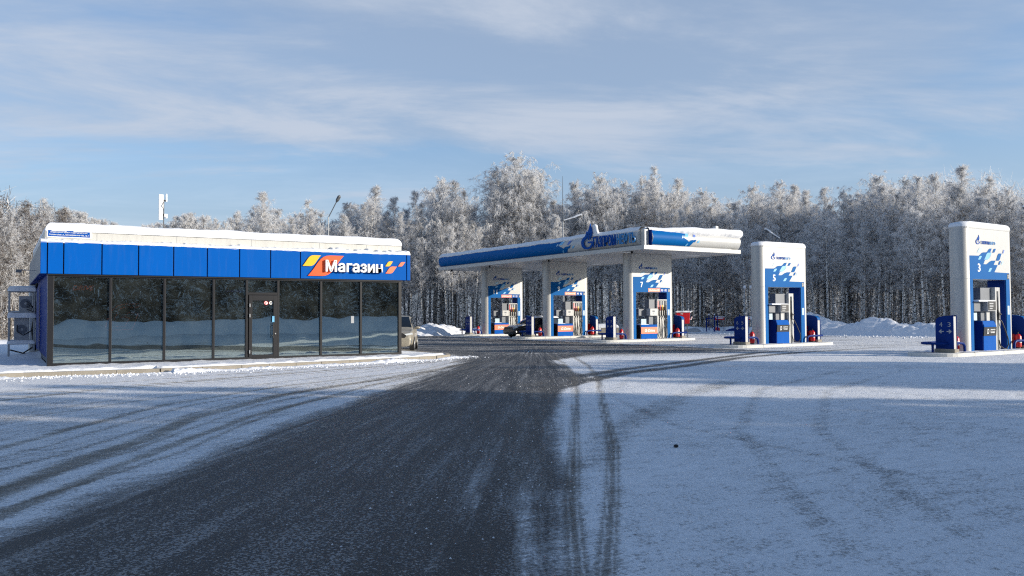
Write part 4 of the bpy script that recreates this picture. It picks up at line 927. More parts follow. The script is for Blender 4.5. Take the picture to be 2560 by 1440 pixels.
            cpart('hs%d' % i, 'hose', lambda: MB().tube([(x+.01, -.02, 1.3), (x-.03+.05*i, -.05, 1.05), (x+.04-.06*(i % 2), -.06, .6), (x-.08+.05*(i % 3), -.07, .15), (x+.03, -.05, .03), (x+.10, -.04, .2), (x+.06, -.05, .8), (x+.03, -.03, 1.28)], .016, 7), M_dark, d_, True)
        cpart('fb8', 'poster_stand', lambda: MB().box(.62, .12, .87, 1.02, .16, 1.2).box(.6, .1, .86, 1.04, .24, .9), M_ltpaper, d_)
        cpart('fb9', 'cabinet_snow', lambda: snow_cap(.52, .02, 1.2, .6, .855, .04, 9, r=.1, over=0, step=.07), M_snow, d_, True)
for k in (3, 5, 7, 9, 11): portal(k)

# ------------------------------------------------------------------ vehicles
def car(label, loc, rotz, paint, L_=4.5, W_=1.84, H_=1.62, roof_snow=False, name='parked_car', suv=True):
    """front towards +x"""
    c = thing(name, label, 'car', loc, rotz); w2 = W_/2; s = H_/1.62
    hz = [(-L_/2, .62, .95), (-L_/2+.12, .98, 1.02), (-L_/2+.5, 1.0, 1.50), (-L_/2+1.0, 1.0, 1.60), (-.3, .99, 1.62), (.25, .97, 1.56), (.62, .96, 1.36), (1.05, .98, 1.03), (1.5, .95, .98), (L_/2-.30, .86, .90), (L_/2-.06, .72, .78), (L_/2, .50, .60)]
    def ring(x, b, t):
        e = abs(x)/(L_/2); k = 1-.10*max(0, e-.72)/.28*1.6; wm_ = w2*k; cab = max(0, min(1, (t-1.03)/.45)); wt = wm_*(.86-.16*cab) if cab > 0 else wm_*.84
        b, t = b*s, t*s; zb = .24
        return [(x, 0, zb), (x, wm_*.9, zb), (x, wm_*.985, .36), (x, wm_, .62*min(1, b/.62)), (x, wm_*.965, b-.03), (x, wm_*.90, b+.01), (x, (wm_*.90+wt)/2+.01, (b+t)/2) if cab > .1 else (x, wm_*.86, b+(t-b)*.5+.005), (x, wt, t-.03*s), (x, wt*.6, t), (x, 0, t+.012)]
    mb = MB(); RG = []
    for x, b, t in hz:
        h = ring(x, min(b, t), t); RG.append(h+[(p[0], -p[1], p[2]) for p in h[-2:0:-1]])
    n = len(RG[0]); vs = [p for r_ in RG for p in r_]
    mb.add(vs, [(i*n+k, i*n+(k+1) % n, (i+1)*n+(k+1) % n, (i+1)*n+k) for i in range(len(RG)-1) for k in range(n)]+[tuple(range(n)), tuple((len(RG)-1)*n+k for k in range(n))])
    body = part('body', mb, paint, c, smooth=True, ang=60)
    sb = body.modifiers.new('sub', 'SUBSURF'); sb.levels = 1; sb.render_levels = 2
    # glasshouse
    def gq(i0, i1, ks, off):
        g = MB()
        for i in range(i0, i1):
            for sg in (1, -1):
                q = [RG[i][ks[0]], RG[i+1][ks[0]], RG[i+1][ks[1]], RG[i][ks[1]]]
                g.add([(p[0], sg*(abs(p[1])+off), p[2]) for p in q], [(0, 1, 2, 3)])
        return g
    def lerp(a, b, t): return tuple(a[i]+(b[i]-a[i])*t for i in range(3))
    for sg in (1, -1):
        g = MB(); pts = []
        for i in range(2, 7):
            r_ = RG[i]; lo = lerp(r_[5], r_[7], .08); hi = lerp(r_[5], r_[7], .86); pts.append((lo, hi))
        for (a, b), (a2, b2) in zip(pts, pts[1:]): g.add([(p[0], sg*(p[1]+.022), p[2]) for p in (a, a2, b2, b)], [(0, 1, 2, 3)])
        part('side_window', g, M_carglass, c)
    a, b = RG[5], RG[7]
    ws = [(a[7][0]+.12, a[7][1]*.93, a[7][2]+.0), (b[5][0]-.06, b[5][1]*.93, b[5][2]+.05)]
    g = MB().grid(lambda u, v: (ws[0][0]+(ws[1][0]-ws[0][0])*v+.05*math.sin(math.pi*v)+.06*(1-(2*u-1)**2), (2*u-1)*(ws[0][1]+(ws[1][1]-ws[0][1])*v), ws[0][2]+(ws[1][2]-ws[0][2])*v+.035), 10, 6)
    part('windscreen', g, M_carglass, c, smooth=True)
    fx_ = L_/2
    part('grille', MB().prism([(-.52, .62*s), (.52, .62*s), (.60, .74*s), (.42, .84*s), (-.42, .84*s), (-.60, .74*s)], lambda u, v, d: (d-abs(u)*.06, u, v), fx_-.10, fx_+.012), M_black, c, bevel=.01)
    for sg in (1, -1):
        part('headlight', MB().prism([(sg*.50, .80*s), (sg*.84, .86*s), (sg*.88, .78*s), (sg*.56, .72*s)], lambda u, v, d: (d-abs(u)**2*.34, u, v), fx_-.06, fx_+.06), M_lens, c, bevel=.01)
        part('fog_lamp', MB().prism([(sg*.58, .50*s), (sg*.82, .56*s), (sg*.84, .42*s), (sg*.60, .42*s)], lambda u, v, d: (d-abs(u)**2*.30, u, v), fx_-.04, fx_+.05), M_chrome, c, bevel=.01)
        part('mirror', MB().ell((.62, sg*(w2+.10), 1.06*s), (.07, .12, .075), 12, 8).box(.58, sg*w2-.06, 1.0*s, .64, sg*w2+.06, 1.03*s), paint, c, smooth=True)
        for x in (-L_/2+.86, L_/2-.86):
            wl_ = part('wheel', MB().tube([(x, sg*(w2-.22), .34), (x, sg*(w2-.01), .34), (x, sg*w2, .34)], [.34, .34, .31], 24), M_tyre, c, smooth=True)
            part('rim', MB().tube([(x, sg*(w2-.02), .34), (x, sg*(w2+.012), .34)], [.22, .20], 10), M_galv, wl_)
    part('bumper', MB().prism([(-.78, .26), (.78, .26), (.82, .38), (-.82, .38)], lambda u, v, d: (d-abs(u)**2*.26, u, v), fx_-.10, fx_+.03), M_dark, c, bevel=.01)
    if roof_snow:
        part('roof_snow', snow_cap(-L_/2+.6, -w2*.66, .25, w2*.66, H_-.03, .12, 5, r=.25, over=.02, step=.08), M_snow, c, smooth=True)
        part('bonnet_snow', snow_cap(1.15, -w2*.7, L_/2-.35, w2*.7, .92*s, .05, 6, r=.2, over=0, step=.08), M_snow, c, smooth=True)
    return c
M_sand = mat('dusty beige paint', (.33, .30, .24), .45, .3, var=.25, vscale=4, coat=.3)
M_bpaint = mat('black paint', (.012, .012, .014), .25, .3, coat=.6)
yawc = math.atan2(-34.2, -16.3)
a_ = yawc-.05; nx_, ny_ = -math.sin(a_), math.cos(a_)
fw = (16.05, 34.0)     # where its outer front wheel stands
half = .92; back = 1.55
cxx = fw[0]-math.cos(a_)*back-nx_*half*1.0*( 1); cyy = fw[1]-math.sin(a_)*back-ny_*half
car('dusty beige four wheel drive car half hidden behind the shop corner', (cxx, cyy, gz(34)), a_, M_sand, H_=1.66)
car('black car with snow on its roof parked behind the middle canopy portal', (33.1, 49.6, gz(49)), math.pi, M_bpaint, L_=4.6, H_=1.46, roof_snow=True, suv=False)
blk = thing('concrete_block', 'snow topped concrete block with a framed plate right of the middle canopy portal', 'concrete block', (40.6, 51.2, gz(51)), -.5)
part('body', MB().box(-.9, -.35, 0, 1.3, .6, .62), M_conc, blk, bevel=.03)
part('snow', snow_cap(-.9, -.35, 1.3, .6, .60, .28, 9, r=.4), M_snow, blk, smooth=True)
part('plate', MB().box(-.75, -.372, .30, -.1, -.351, .55), M_letter, blk); part('plate_frame', MB().box(-.78, -.365, .27, -.07, -.352, .58), M_black, blk)

# ------------------------------------------------------------------ lamps and poles
def lamp(label, x, y, H_, arms, mast=0):
    t = thing('street_lamp', label, 'street lamp', (x, y, gz(y)), 0)
    part('pole', MB().tube([(0, 0, 0), (0, 0, H_*.45), (0, 0, H_)], [.09, .07, .05], 8), M_galv, t, smooth=True)
    if mast: part('lightning_rod', MB().tube([(0, 0, H_), (0, 0, H_+mast*.6), (0, 0, H_+mast)], [.04, .025, .012], 6), M_pole, t)
    for (dx, dy, dz, snow) in arms:
        v = Vector((dx, dy, dz)); h = part('arm', MB().tube([(0, 0, H_-.05), tuple(Vector((0, 0, H_))+v*.75)], .035, 6), M_pole, t)
        a, b = Vector((0, 0, H_))+v*.68, Vector((0, 0, H_))+v
        part('lamp_head', MB().tube([a, a.lerp(b, .3), a.lerp(b, .8), b], [.05, .13, .13, .05], 6), M_pole, h)
        if snow:
            q0 = Vector((0, 0, H_))+v*.05+Vector((0, 0, .05)); q1 = b+Vector((0, 0, .1)); part('snow', MB().tube([q0, q0.lerp(q1, .5), q0.lerp(q1, .75), q1], [.05, .06, .13, .08], 6), M_snow, h, smooth=True)
    return t
def pd(px_, d, py_):
    px_, d, py_ = float(px_), float(d), float(py_)
    D = fwd+(px_-1280)/FPX*r2-(py_-720)/FPX*u2; D = D/math.hypot(D[0], D[1]); return Vector((0, 0, 1.7))+D*d
R2 = Vector((rgt.x, rgt.y, 0))
lamp("street lamp with one raised arm standing behind the shop roof", 20.2, 57.5, 8.9, [(R2.x*.85, R2.y*.85, 1.6, 0)])
lamp('tall lamp pole with two arms and a lightning rod behind the canopy', 40.9, 56.8, 9.7, [(R2.x*1.4, R2.y*1.4, .95, 0), (R2.x*1.65, R2.y*1.65, .45, 1)], 3.9)
lamp('lamp pole with two spread snowy arms behind the free standing portal', 57.9, 47.7, 8.15, [(-R2.x*1.4, -R2.y*1.4, .85, 1), (R2.x*1.75, R2.y*1.75, .8, 0)], 3.6)
lamp('lamp pole at the right edge whose snowy arm reaches into view', 56.3, 24.0, 6.9, [(-R2.x*3.1, -R2.y*3.1, 1.25, 1)])

# ------------------------------------------------------------------ fire post, tank yard and vents in the background
rb = thing('fire_shield_box', 'red box on posts with snow on top, right of the near canopy portal', 'fire box', (38.65, 40.6, gz(40)), math.atan2(rgt.y, rgt.x))
part('body', MB().prism([(0, 1.16), (.08, .98), (.86, .98), (.92, 1.78), (.0, 1.78)], lambda u, v, d: (u, d, v), 0, .45), M_red, rb, bevel=.02)
part('snow', snow_cap(0, 0, .92, .45, 1.78, .07, 4, r=.1, step=.06), M_snow, rb, smooth=True)
part('post', MB().box(.1, .18, 0, .16, .24, 1.0).box(.72, .18, 0, .78, .24, 1.0), M_grey, rb)
part('lettering', text_mb('ПК', .16, .1, lambda u, v, d: (.28+u, -d, 1.6+v), 0, .008, .02), M_letter, rb)
part('crank_handle', MB().tube([(.92, .2, 1.3), (1.02, .2, 1.25), (1.08, .2, 1.45)], .035, 6).tube([(.9, .2, 1.72), (1.1, .2, 1.86)], .05, 6), M_snow, rb)
fxr = math.atan2(rgt.y, rgt.x)
gt = thing('tank_gate', 'dark blue steel frame with leaning rails left of the red roofed signs', 'steel frame', (53.5, 52.4, gz(52)), fxr)
part('post', MB().tube([(0, 0, 0), (0, 0, 1.25)], .05).tube([(.72, 0, 0), (.72, 0, 1.5)], .05).tube([(.32, .4, 0), (.32, .4, 1.5)], .04), M_navyd, gt)
part('rail', MB().tube([(0, 0, 1.22), (.72, 0, 1.22)], .035).tube([(0, 0, .8), (.72, 0, .8)], .025).tube([(.35, 0, .7), (.7, 0, .05)], .03), M_navyd, gt)
part('snow', MB().ell((.72, 0, 1.56), (.07, .07, .08)).ell((.32, .4, 1.56), (.07, .07, .08)), M_snow, gt, smooth=True)
for i, (dx, lab) in enumerate(((1.55, 'red headed stand with a red barrel, left of two beyond the forecourt'), (4.15, 'red headed stand with a red barrel, right of two beyond the forecourt'))):
    b = Vector((53.5, 52.4, 0))+R2*dx+Vector((.6, 1.6, 0))
    s_ = thing('fire_stand', lab, 'fire stand', (b.x, b.y, gz(52)), fxr, 'red stands beyond the forecourt')
    part('post', MB().tube([(0, 0, 0), (0, 0, 1.2)], .03, 6).tube([(.78, 0, 0), (.78, 0, 1.2)], .03, 6), M_galv, s_)
    h = part('head_board', MB().box(-.05, -.03, 1.05, .83, .03, 1.32), M_red, s_, bevel=.01)
    part('board_text', MB().box(.08, -.036, 1.17, .72, -.031, 1.24), M_letter, h)
    part('snow', snow_cap(-.05, -.05, .83, .05, 1.32, .05, 2, r=.04, over=.01, step=.06), M_snow, s_)
    part('barrel', MB().tube([(.18, -.1, .02), (.18, -.1, .40)], [.2, .2], 14), M_red, s_, smooth=True)
    part('snow', MB().ell((.2, -.1, .38), (.22, .2, .09)), M_snow, s_, smooth=True)
for i, dx in enumerate((-3.3, 1.3, 3.35, 5.2, 2.9)):
    b = Vector((53.9, 52.6, 0))+R2*dx+Vector((0, .6, 0))
    if i < 3: link('marker_post', MB().tube([(0, 0, 0), (0, 0, 1.55)], .05, 6).mesh('post', M_navyd, True), loc=(b.x, b.y, gz(52)), label=('thin dark post right of the red box' if i == 0 else 'thin dark post between the two red headed stands' if i == 1 else 'thin dark post left of the right hand red headed stand'), category='post')
mk_bank([(52.5, 54.5), (54.0, 53.2), (55.6, 52.2)], 2.4, .42, 61, 50, 14, .2)
mk_bank([(55.4, 52.2), (57.2, 51.0), (58.8, 49.6)], 2.4, .46, 62, 50, 14, .2)
hm = thing('tank_hatch', 'dark low tank hatch dome in the snow left of the steel frame', 'tank hatch', (52.3, 53.2, gz(53)), fxr)
part('dome', MB().ell((0, 0, 0), (.95, .7, .42), 18, 10), M_greyl, hm, smooth=True); part('snow', MB().ell((-.2, .1, .18), (.8, .6, .33), 18, 10), M_snow, hm, smooth=True)
hm = thing('tank_hatch', 'dark low tank hatch dome in the snow between the red headed stands', 'tank hatch', (56.2, 51.6, gz(53)), fxr)
part('dome', MB().ell((0, 0, 0), (.85, .6, .38), 18, 10), M_navyd, hm, smooth=True); part('snow', MB().ell((-.1, .15, .14), (.75, .55, .3), 18, 10), M_snow, hm, smooth=True)
for dx, lab in ((0, 'left pipe of the tall pair of snow tipped vent pipes'), (.55, 'right pipe of the tall pair of snow tipped vent pipes')):
    b = Vector((55.7, 49.9, 0))+R2*dx
    v = thing('vent_pipe', lab, 'vent pipe', (b.x, b.y, gz(50)), 0, 'tank vent pipes')
    part('pipe', MB().tube([(0, 0, 0), (0, 0, 3.9)], .035, 8), M_greyl, v, smooth=True)
    part('valve', MB().ell((0, 0, 3.98), (.13, .13, .15)).tube([(0, 0, 1.1), (0, 0, 1.35)], .09, 8), M_snow, v, smooth=True)
for i, (x, y) in enumerate(((47.9, 34.2), (7.2, 7.6))):
    link('stone', MB().ell((0, 0, 0), (.06, .05, .04) if i == 0 else (.035, .03, .02), 8, 5).mesh('stone', M_dark, True), loc=(x, y, gz(y)+.03), label='dark lump on the far snowy lane' if i == 0 else 'small dark stone lying on the foreground snow', category='stone')

# ------------------------------------------------------------------ trees
class TW:
    """twig cloud: flat tapered quads with a frost value"""
    def __init__(s): s.a = []; s.b = []; s.w = []; s.f = []
    def add(s, A, B, W, Fv): s.a.append(A); s.b.append(B); s.w.append(W); s.f.append(Fv)
    def mesh(s, name, rng):
        A = np.concatenate(s.a); B = np.concatenate(s.b); W_ = np.concatenate(s.w); Fv = np.concatenate(s.f); n = len(A)
        d = B-A; rnd = rng.normal(size=(n, 3)); side = np.cross(d, rnd); side /= (np.linalg.norm(side, axis=1, keepdims=True)+1e-9); side *= (W_*.5)[:, None]
        V = np.stack([A-side, A+side, B+side*.45, B-side*.45], 1).reshape(-1, 3)
        me = bpy.data.meshes.new(name); me.vertices.add(4*n); me.vertices.foreach_set('co', V.ravel())
        me.loops.add(4*n); me.loops.foreach_set('vertex_index', np.arange(4*n, dtype=np.int32)); me.polygons.add(n)
        me.polygons.foreach_set('loop_start', np.arange(n, dtype=np.int32)*4); me.update(calc_edges=True)
        at = me.attributes.new('frost', 'FLOAT', 'FACE'); at.data.foreach_set('value', Fv.astype(np.float32)); me.materials.append(M_twig); return me
def unit(v): return v/(np.linalg.norm(v, axis=-1, keepdims=True)+1e-9)
def frost(rng, n, p, hi=.95): return np.where(rng.rand(n) < p, rng.uniform(.62, 1., n)*hi, rng.uniform(.0, .45, n))
def birch(seed, H_=16., spread=2.3, c0=.17, point=1.0, droop=.5, nb=100, fr=.92, birchy=True, dens=1.0):
    rng = np.random.RandomState(seed); tw = TW()
    # trunk
    k = 9; zz = np.linspace(0, H_*.985, k); bend = np.cumsum(rng.normal(0, .10, (k, 2)), 0)*np.linspace(0, 1, k)[:, None]
    tp = [(bend[i, 0], bend[i, 1], zz[i]) for i in range(k)]; tr = [.15*(1-.90*i/(k-1))+.010 for i in range(k)]
    mb = MB().tube(tp, tr, 7)
    trunk = mb.mesh('trunk', M_birch if birchy else M_bark, True, 180)
    tx = lambda z: np.stack([np.interp(z, zz, bend[:, 0]), np.interp(z, zz, bend[:, 1]), z], -1)
    # main limbs
    hb = np.sort(c0+(1-c0)*rng.rand(nb)**.85)*H_; hb = np.minimum(hb, H_*.97)
    q = (hb/H_-c0)/(1-c0); prof = np.minimum(1, (q+.34)*2.1)*(1-q**point)*.96+.045
    Lb = spread*prof*rng.uniform(.65, 1.15, nb); az = rng.rand(nb)*2*np.pi; el = np.radians(rng.uniform(36, 64, nb)+6*q)
    base = tx(hb); dirs = np.stack([np.cos(az)*np.cos(el), np.sin(az)*np.cos(el), np.sin(el)], -1)
    S = 5; lim = [base]
    for i in range(S):
        dd = unit(dirs+np.array([0, 0, -1])*droop*.22*(i/(S-1))*2+rng.normal(0, .12, dirs.shape)); dirs = dd
        lim.append(lim[-1]+dd*(Lb/S/np.cos(el)*.9)[:, None])
    for i in range(S):
        tw.add(lim[i], lim[i+1], (.062-.010*i)*(Lb/spread+.35), frost(rng, nb, .35*fr))
    LM_ = np.stack(lim, 0)
    # second order
    ns = int(9*dens); idx = np.repeat(np.arange(nb), ns); n2 = len(idx); t = rng.uniform(.12, 1, n2)*S; i0 = np.minimum(t.astype(int), S-1); ft = (t-i0)[:, None]
    P0 = LM_[i0, idx]*(1-ft)+LM_[i0+1, idx]*ft; D0 = unit(LM_[i0+1, idx]-LM_[i0, idx]); dv = unit(D0*1.0+rng.normal(0, .55, (n2, 3))); lr = Lb[idx]/spread; L2 = rng.uniform(.3, 1.0, n2)*(.12+.95*lr)*1.15; bf = np.clip(rng.normal(1, .34, nb), .2, 1.5)
    mid = P0+dv*(L2*.5)[:, None]; dv2 = unit(dv+np.array([0, 0, -droop*1.0])+rng.normal(0, .25, dv.shape)); end = mid+dv2*(L2*.5)[:, None]
    hrel = P0[:, 2]/H_; pf = fr*(.75+.40*np.clip(hrel, 0, 1))*bf[idx]
    f2 = np.where(rng.rand(n2) < pf, rng.uniform(.6, 1, n2), rng.uniform(.05, .4, n2))
    w2_ = np.where(f2 > .5, .034, .016); tw.add(P0, mid, w2_, f2); tw.add(mid, end, w2_*.85, f2)
    # fine twigs
    nf = int(10*dens); bf2 = bf[idx]; lr2 = lr; idx = np.repeat(np.arange(n2), nf); n3 = len(idx); t = rng.rand(n3)[:, None]
    P = np.where(t < .5, P0[idx]+(mid-P0)[idx]*t*2, mid[idx]+(end-mid)[idx]*(t-.5)*2); dv = unit(dv2[idx]*.9+rng.normal(0, .55, (n3, 3))+np.array([0, 0, -droop*.5])); L3 = rng.uniform(.2, .75, n3)*(.5+.6*lr2[idx])
    hrel = P[:, 2]/H_; pf = fr*(.80+.45*np.clip(hrel, 0, 1))*bf2[idx]**.6; f3 = np.where(rng.rand(n3) < pf, rng.uniform(.65, 1, n3), rng.uniform(.05, .45, n3))
    tw.add(P, P+dv*L3[:, None], np.where(f3 > .5, rng.uniform(.014, .027, n3), .010+(1-fr)*.022), f3)
    return trunk, tw.mesh('crown', rng)
def spruce(seed, H_=13., rad=2.3, c0=.04, fr=.55, nb=170):
    rng = np.random.RandomState(seed); tw = TW()
    trunk = MB().tube([(0, 0, 0), (0, 0, H_*.5), (0, 0, H_)], [.16, .09, .012], 7).mesh('trunk', M_bark, True, 180)
    hb = H_*(c0+(1-c0)*rng.rand(nb)**1.1); q = hb/H_; Lb = rad*(1-q)**.8*rng.uniform(.75, 1.1, nb)+.15; az = rng.rand(nb)*2*np.pi
    ns = 46; idx = np.repeat(np.arange(nb), ns); n = len(idx); t = rng.rand(n)**.7; r = Lb[idx]*t; z = hb[idx]-.32*r-.05*r*r+.12*rng.normal(size=n)*.5
    az2 = az[idx]+rng.normal(0, .22, n)*(1-.5*t); P = np.stack([r*np.cos(az2), r*np.sin(az2), z], -1)
    D = unit(np.stack([np.cos(az2)*.8, np.sin(az2)*.8, np.full(n, -.35)], -1)+rng.normal(0, .5, (n, 3))); L3 = rng.uniform(.18, .42, n)
    f = np.where(rng.rand(n) < fr, rng.uniform(.75, 1, n), rng.uniform(0, .25, n))
    tw.add(P, P+D*L3[:, None], rng.uniform(.07, .13, n), f)
    return trunk, tw.mesh('crown', rng)
BIR = [birch(1, spread=3.5, point=1.1, droop=.45, nb=110, c0=.24), birch(2, spread=3.8, point=1.5, droop=1.0, nb=110, c0=.3), birch(3, spread=2.6, point=1.1, droop=.45, nb=90, c0=.26), birch(4, spread=4.4, point=1.45, droop=1.1, nb=125, c0=.28),
       birch(5, spread=3.2, point=1.25, droop=.7, c0=.34), birch(6, spread=3.6, point=1.3, droop=.6, fr=.75, birchy=False), birch(7, spread=2.2, point=1.6, droop=.3, nb=60, c0=.32, fr=.8), birch(8, spread=3.6, point=1.0, droop=.5, nb=110, c0=.12, birchy=False, fr=.85),
       birch(9, spread=3.0, point=1.4, droop=.3, nb=80, c0=.2, fr=.38), birch(10, spread=3.4, point=1.7, droop=.4, nb=85, c0=.25, birchy=False, fr=.3)]
SPR = [spruce(21), spruce(22, rad=1.9, fr=.75), spruce(23, rad=2.6, fr=.35)]
def tree(kind, x, y, H_, wide, label, group=None, name='birch_tree', cat='birch tree', h0=16.):
    t = thing(name, label, cat, (x, y, gz(y)-.05), random.uniform(0, 6.28), group)
    s = H_/h0; t.scale = (s*wide, s*wide, s)
    link('trunk', kind[0], t); link('crown', kind[1], t); return t
SKYL = [(-200,520),(0,500),(60,515),(120,505),(200,530),(250,548),(330,568),(430,545),(480,530),(560,545),(610,522),(665,492),(700,528),(775,505),(820,540),(870,512),(915,470),(950,522),(985,500),(1020,515),(1050,480),(1095,452),(1130,500),
        (1160,458),(1200,510),(1230,470),(1250,420),(1290,395),(1340,430),(1375,500),(1395,525),(1440,460),(1500,445),(1550,458),(1600,450),(1640,420),(1665,470),(1700,450),(1760,478),(1820,490),(1880,472),(1950,462),(2010,468),(2060,505),(2100,485),
        (2150,480),(2200,445),(2260,450),(2300,452),(2340,470),(2385,430),(2430,475),(2475,448),(2520,475),(2560,490),(2800,480),(3100,470)]
def front_d(px_): return np.interp(px_, [-300, 0, 300, 700, 1200, 1700, 1900, 2200, 2560, 3100], [66, 70, 84, 92, 93, 92, 86, 80, 74, 68])
def topz(px_, py_, d):
    q = pd(px_, d, py_); return q.z
REG = [(-400, 105, 'left of the shop'), (105, 620, 'behind the left half of the shop roof'), (620, 1040, 'behind the right half of the shop roof'), (1040, 1200, 'between the shop and the far pump portal'),
       (1200, 1400, 'behind the left part of the canopy'), (1400, 1640, 'behind the middle of the canopy'), (1640, 1870, 'behind the right end of the canopy'), (1870, 2060, 'behind the free standing portal'), (2060, 2370, 'between the two right hand portals'), (2370, 4000, 'behind the portal at the right edge')]
def reg(px_):
    for a, b, n in REG:
        if a <= px_ < b: return n
    return REG[-1][2]
# the trees that make the skyline: px, top, kind, width, own words
KEY = [(1290, 393, 3, 1.15, 'tallest frosted birch of the whole wood, behind the canopy'), (1250, 425, 1, 1.0, 'tall frosted birch just left of the tallest one'), (1345, 432, 1, .95, 'rounded frosted birch just right of the tallest one'),
       (1160, 456, 0, .95, 'pointed frosted birch rising between the shop and the canopy'), (1095, 450, 1, 1.0, 'broad frosted birch rising right of the shop roof end'), (915, 470, 0, .95, 'pointed frosted birch rising right of the street lamp'),
       (1640, 420, 2, .9, 'narrow spired frosted birch above the canopy corner'), (1500, 443, 3, .95, 'round topped frosted birch above the canopy lettering'), (1440, 460, 4, .85, 'frosted birch just right of the lightning rod'), (1555, 458, 1, .9, 'drooping frosted birch above the canopy, second left of the narrow spire'),
       (1605, 452, 5, .85, 'dark stemmed frosted birch just left of the narrow spire'), (1700, 448, 0, 1.0, 'pointed frosted birch right of the narrow spire'), (1760, 480, 3, .85, 'lower frosted birch above the right canopy end'), (665, 490, 0, 1.1, 'broad pointed frosted birch above the middle of the shop roof'),
       (775, 503, 2, 1.0, 'slim frosted birch left of the street lamp'), (985, 498, 4, .9, 'frosted birch above the red and orange shop sign'), (870, 512, 4, .9, 'low frosted birch right beside the street lamp'), (1950, 460, 1, .95, 'drooping frosted birch right above the free standing portal'),
       (2012, 466, 0, .9, 'pointed frosted birch right of the free standing portal'), (1885, 470, 3, .85, 'round frosted birch left of the free standing portal'), (2110, 482, 3, .95, 'low drooping frosted birch in the gap right of the free standing portal'), (2205, 442, 3, 1.0, 'broad bright frosted birch midway between the two right hand portals'),
       (2265, 450, 1, .95, 'frosted birch right of the broad bright one'), (2385, 428, 0, 1.1, 'tall frosted birch directly above the portal at the right edge'), (2320, 450, 1, .9, 'frosted birch above the left side of the rightmost portal'), (2475, 446, 2, 1.0, 'slender frosted birch above the right side of the rightmost portal'),
       (2535, 476, 1, .9, 'frosted birch at the right edge of the picture'), (1055, 482, 0, .85, 'frosted birch above the right corner of the shop roof'), (60, 514, 9, .95, 'brownish frosted tree at the far left edge'), (115, 500, 6, 1.1, 'thin bare tree rising above the left end of the shop roof'), (165, 522, 8, 1.0, 'dark round tree just right of the thin bare tree')]
for px_, ty_, ki, wd, lab in KEY:
    d = float(front_d(px_))+random.uniform(-1, 3); p = pd(px_, d, 780); h = topz(px_, ty_, d)+.35
    tree(BIR[ki], p.x, p.y, h, wd, lab)
cnt = 0; NTH = {}; ORD = 'first second third fourth fifth sixth seventh eighth ninth tenth eleventh twelfth thirteenth fourteenth fifteenth sixteenth seventeenth eighteenth nineteenth twentieth'.split()+['farther']*40
rng = np.random.RandomState(5)
px_ = -260.
rows = [(0, 30., 12, 46), (3.5, 44., 6, 36), (7.5, 58., 2, 26), (13, 76., 0, 18)]
for off, step, lo, hi in rows:
    px_ = -60.+rng.rand()*step
    while px_ < 2630:
        sx = np.interp(px_, [p[0] for p in SKYL], [p[1] for p in SKYL]); ty_ = sx+(rng.uniform(-6, 10) if 150 < px_ < 600 else rng.uniform(lo, hi)); d = float(front_d(px_))+off+rng.uniform(-1.5, 1.5)
        p = pd(px_, d, 780); h = max(6.5, topz(px_, ty_, d)); ki = rng.choice([0, 1, 2, 3, 4, 5, 6, 7], p=[.16, .12, .15, .1, .16, .12, .1, .09]) if px_ > 180 else rng.choice([8, 9, 5]); rg = reg(px_)
        if off == 0:
            NTH[rg] = NTH.get(rg, 0)+1
            tree(BIR[ki], p.x, p.y, h, rng.uniform(.75, 1.0), ORD[NTH[rg]-1]+' front row birch from the left '+rg, 'front row trees '+rg)
        else:
            tree(BIR[ki], p.x, p.y, h, rng.uniform(.85, 1.15), 'frosted tree deeper in the wood '+rg, 'deeper trees '+rg)
        cnt += 1; px_ += step*rng.uniform(.7, 1.3)*(.62 if off == 0 and 150 < px_ < 620 else 1)
# slim white stems standing at the wood's edge
for i, q in enumerate((1118, 1132, 1142, 1158, 1166, 1186, 1340, 1372, 1490, 1520, 1690, 1705, 1722, 2070, 2105, 2160, 2190, 2215, 2222, 2255, 2290, 2310, 2330, 2362, 1055, 1400, 1460, 1750, 1860, 1995, 2040)):
    d = float(front_d(q))-2-rng.rand()*3; p = pd(q, d, 780); rg = reg(q)
    t = tree(BIR[[6, 4][i % 2]], p.x, p.y, rng.uniform(9.5, 13), .8, 'slim white birch at the wood edge '+rg, 'slim white stemmed birches '+rg)
    t.rotation_euler = (rng.normal(0, .05), rng.normal(0, .05), rng.rand()*6)
for px_, d, h, ki, lab in ((1538, 74, 4.6, 1, 'small snow laden spruce left of the near canopy portal'), (1760, 95, 8, 0, 'dark spruce with snow above the steel frame'), (1812, 96, 9, 2, 'dark spruce with snow above the right red headed stand'), (1845, 94, 6, 0, 'low dark spruce left of the vent pipes'),
                           (2120, 84, 5.5, 2, 'dark spruce behind the snow bank, right of the free standing portal'), (1105, 95, 5, 1, 'small snowy spruce right of the shop'), (1240, 84, 6, 2, 'snowy spruce seen through the leftmost canopy portal'), (1395, 84, 6.5, 1, 'snowy spruce seen through the middle canopy portal'), (1600, 84, 5.5, 0, 'snowy spruce seen through the near canopy portal'), (1925, 82, 6, 0, 'snowy spruce seen through the free standing portal')):
    p = pd(px_, d, 780); tree(SPR[ki], p.x, p.y, h, 1.0, lab, None, 'spruce_tree', 'spruce tree', 13.)
print('trees', cnt+len(KEY)+31)

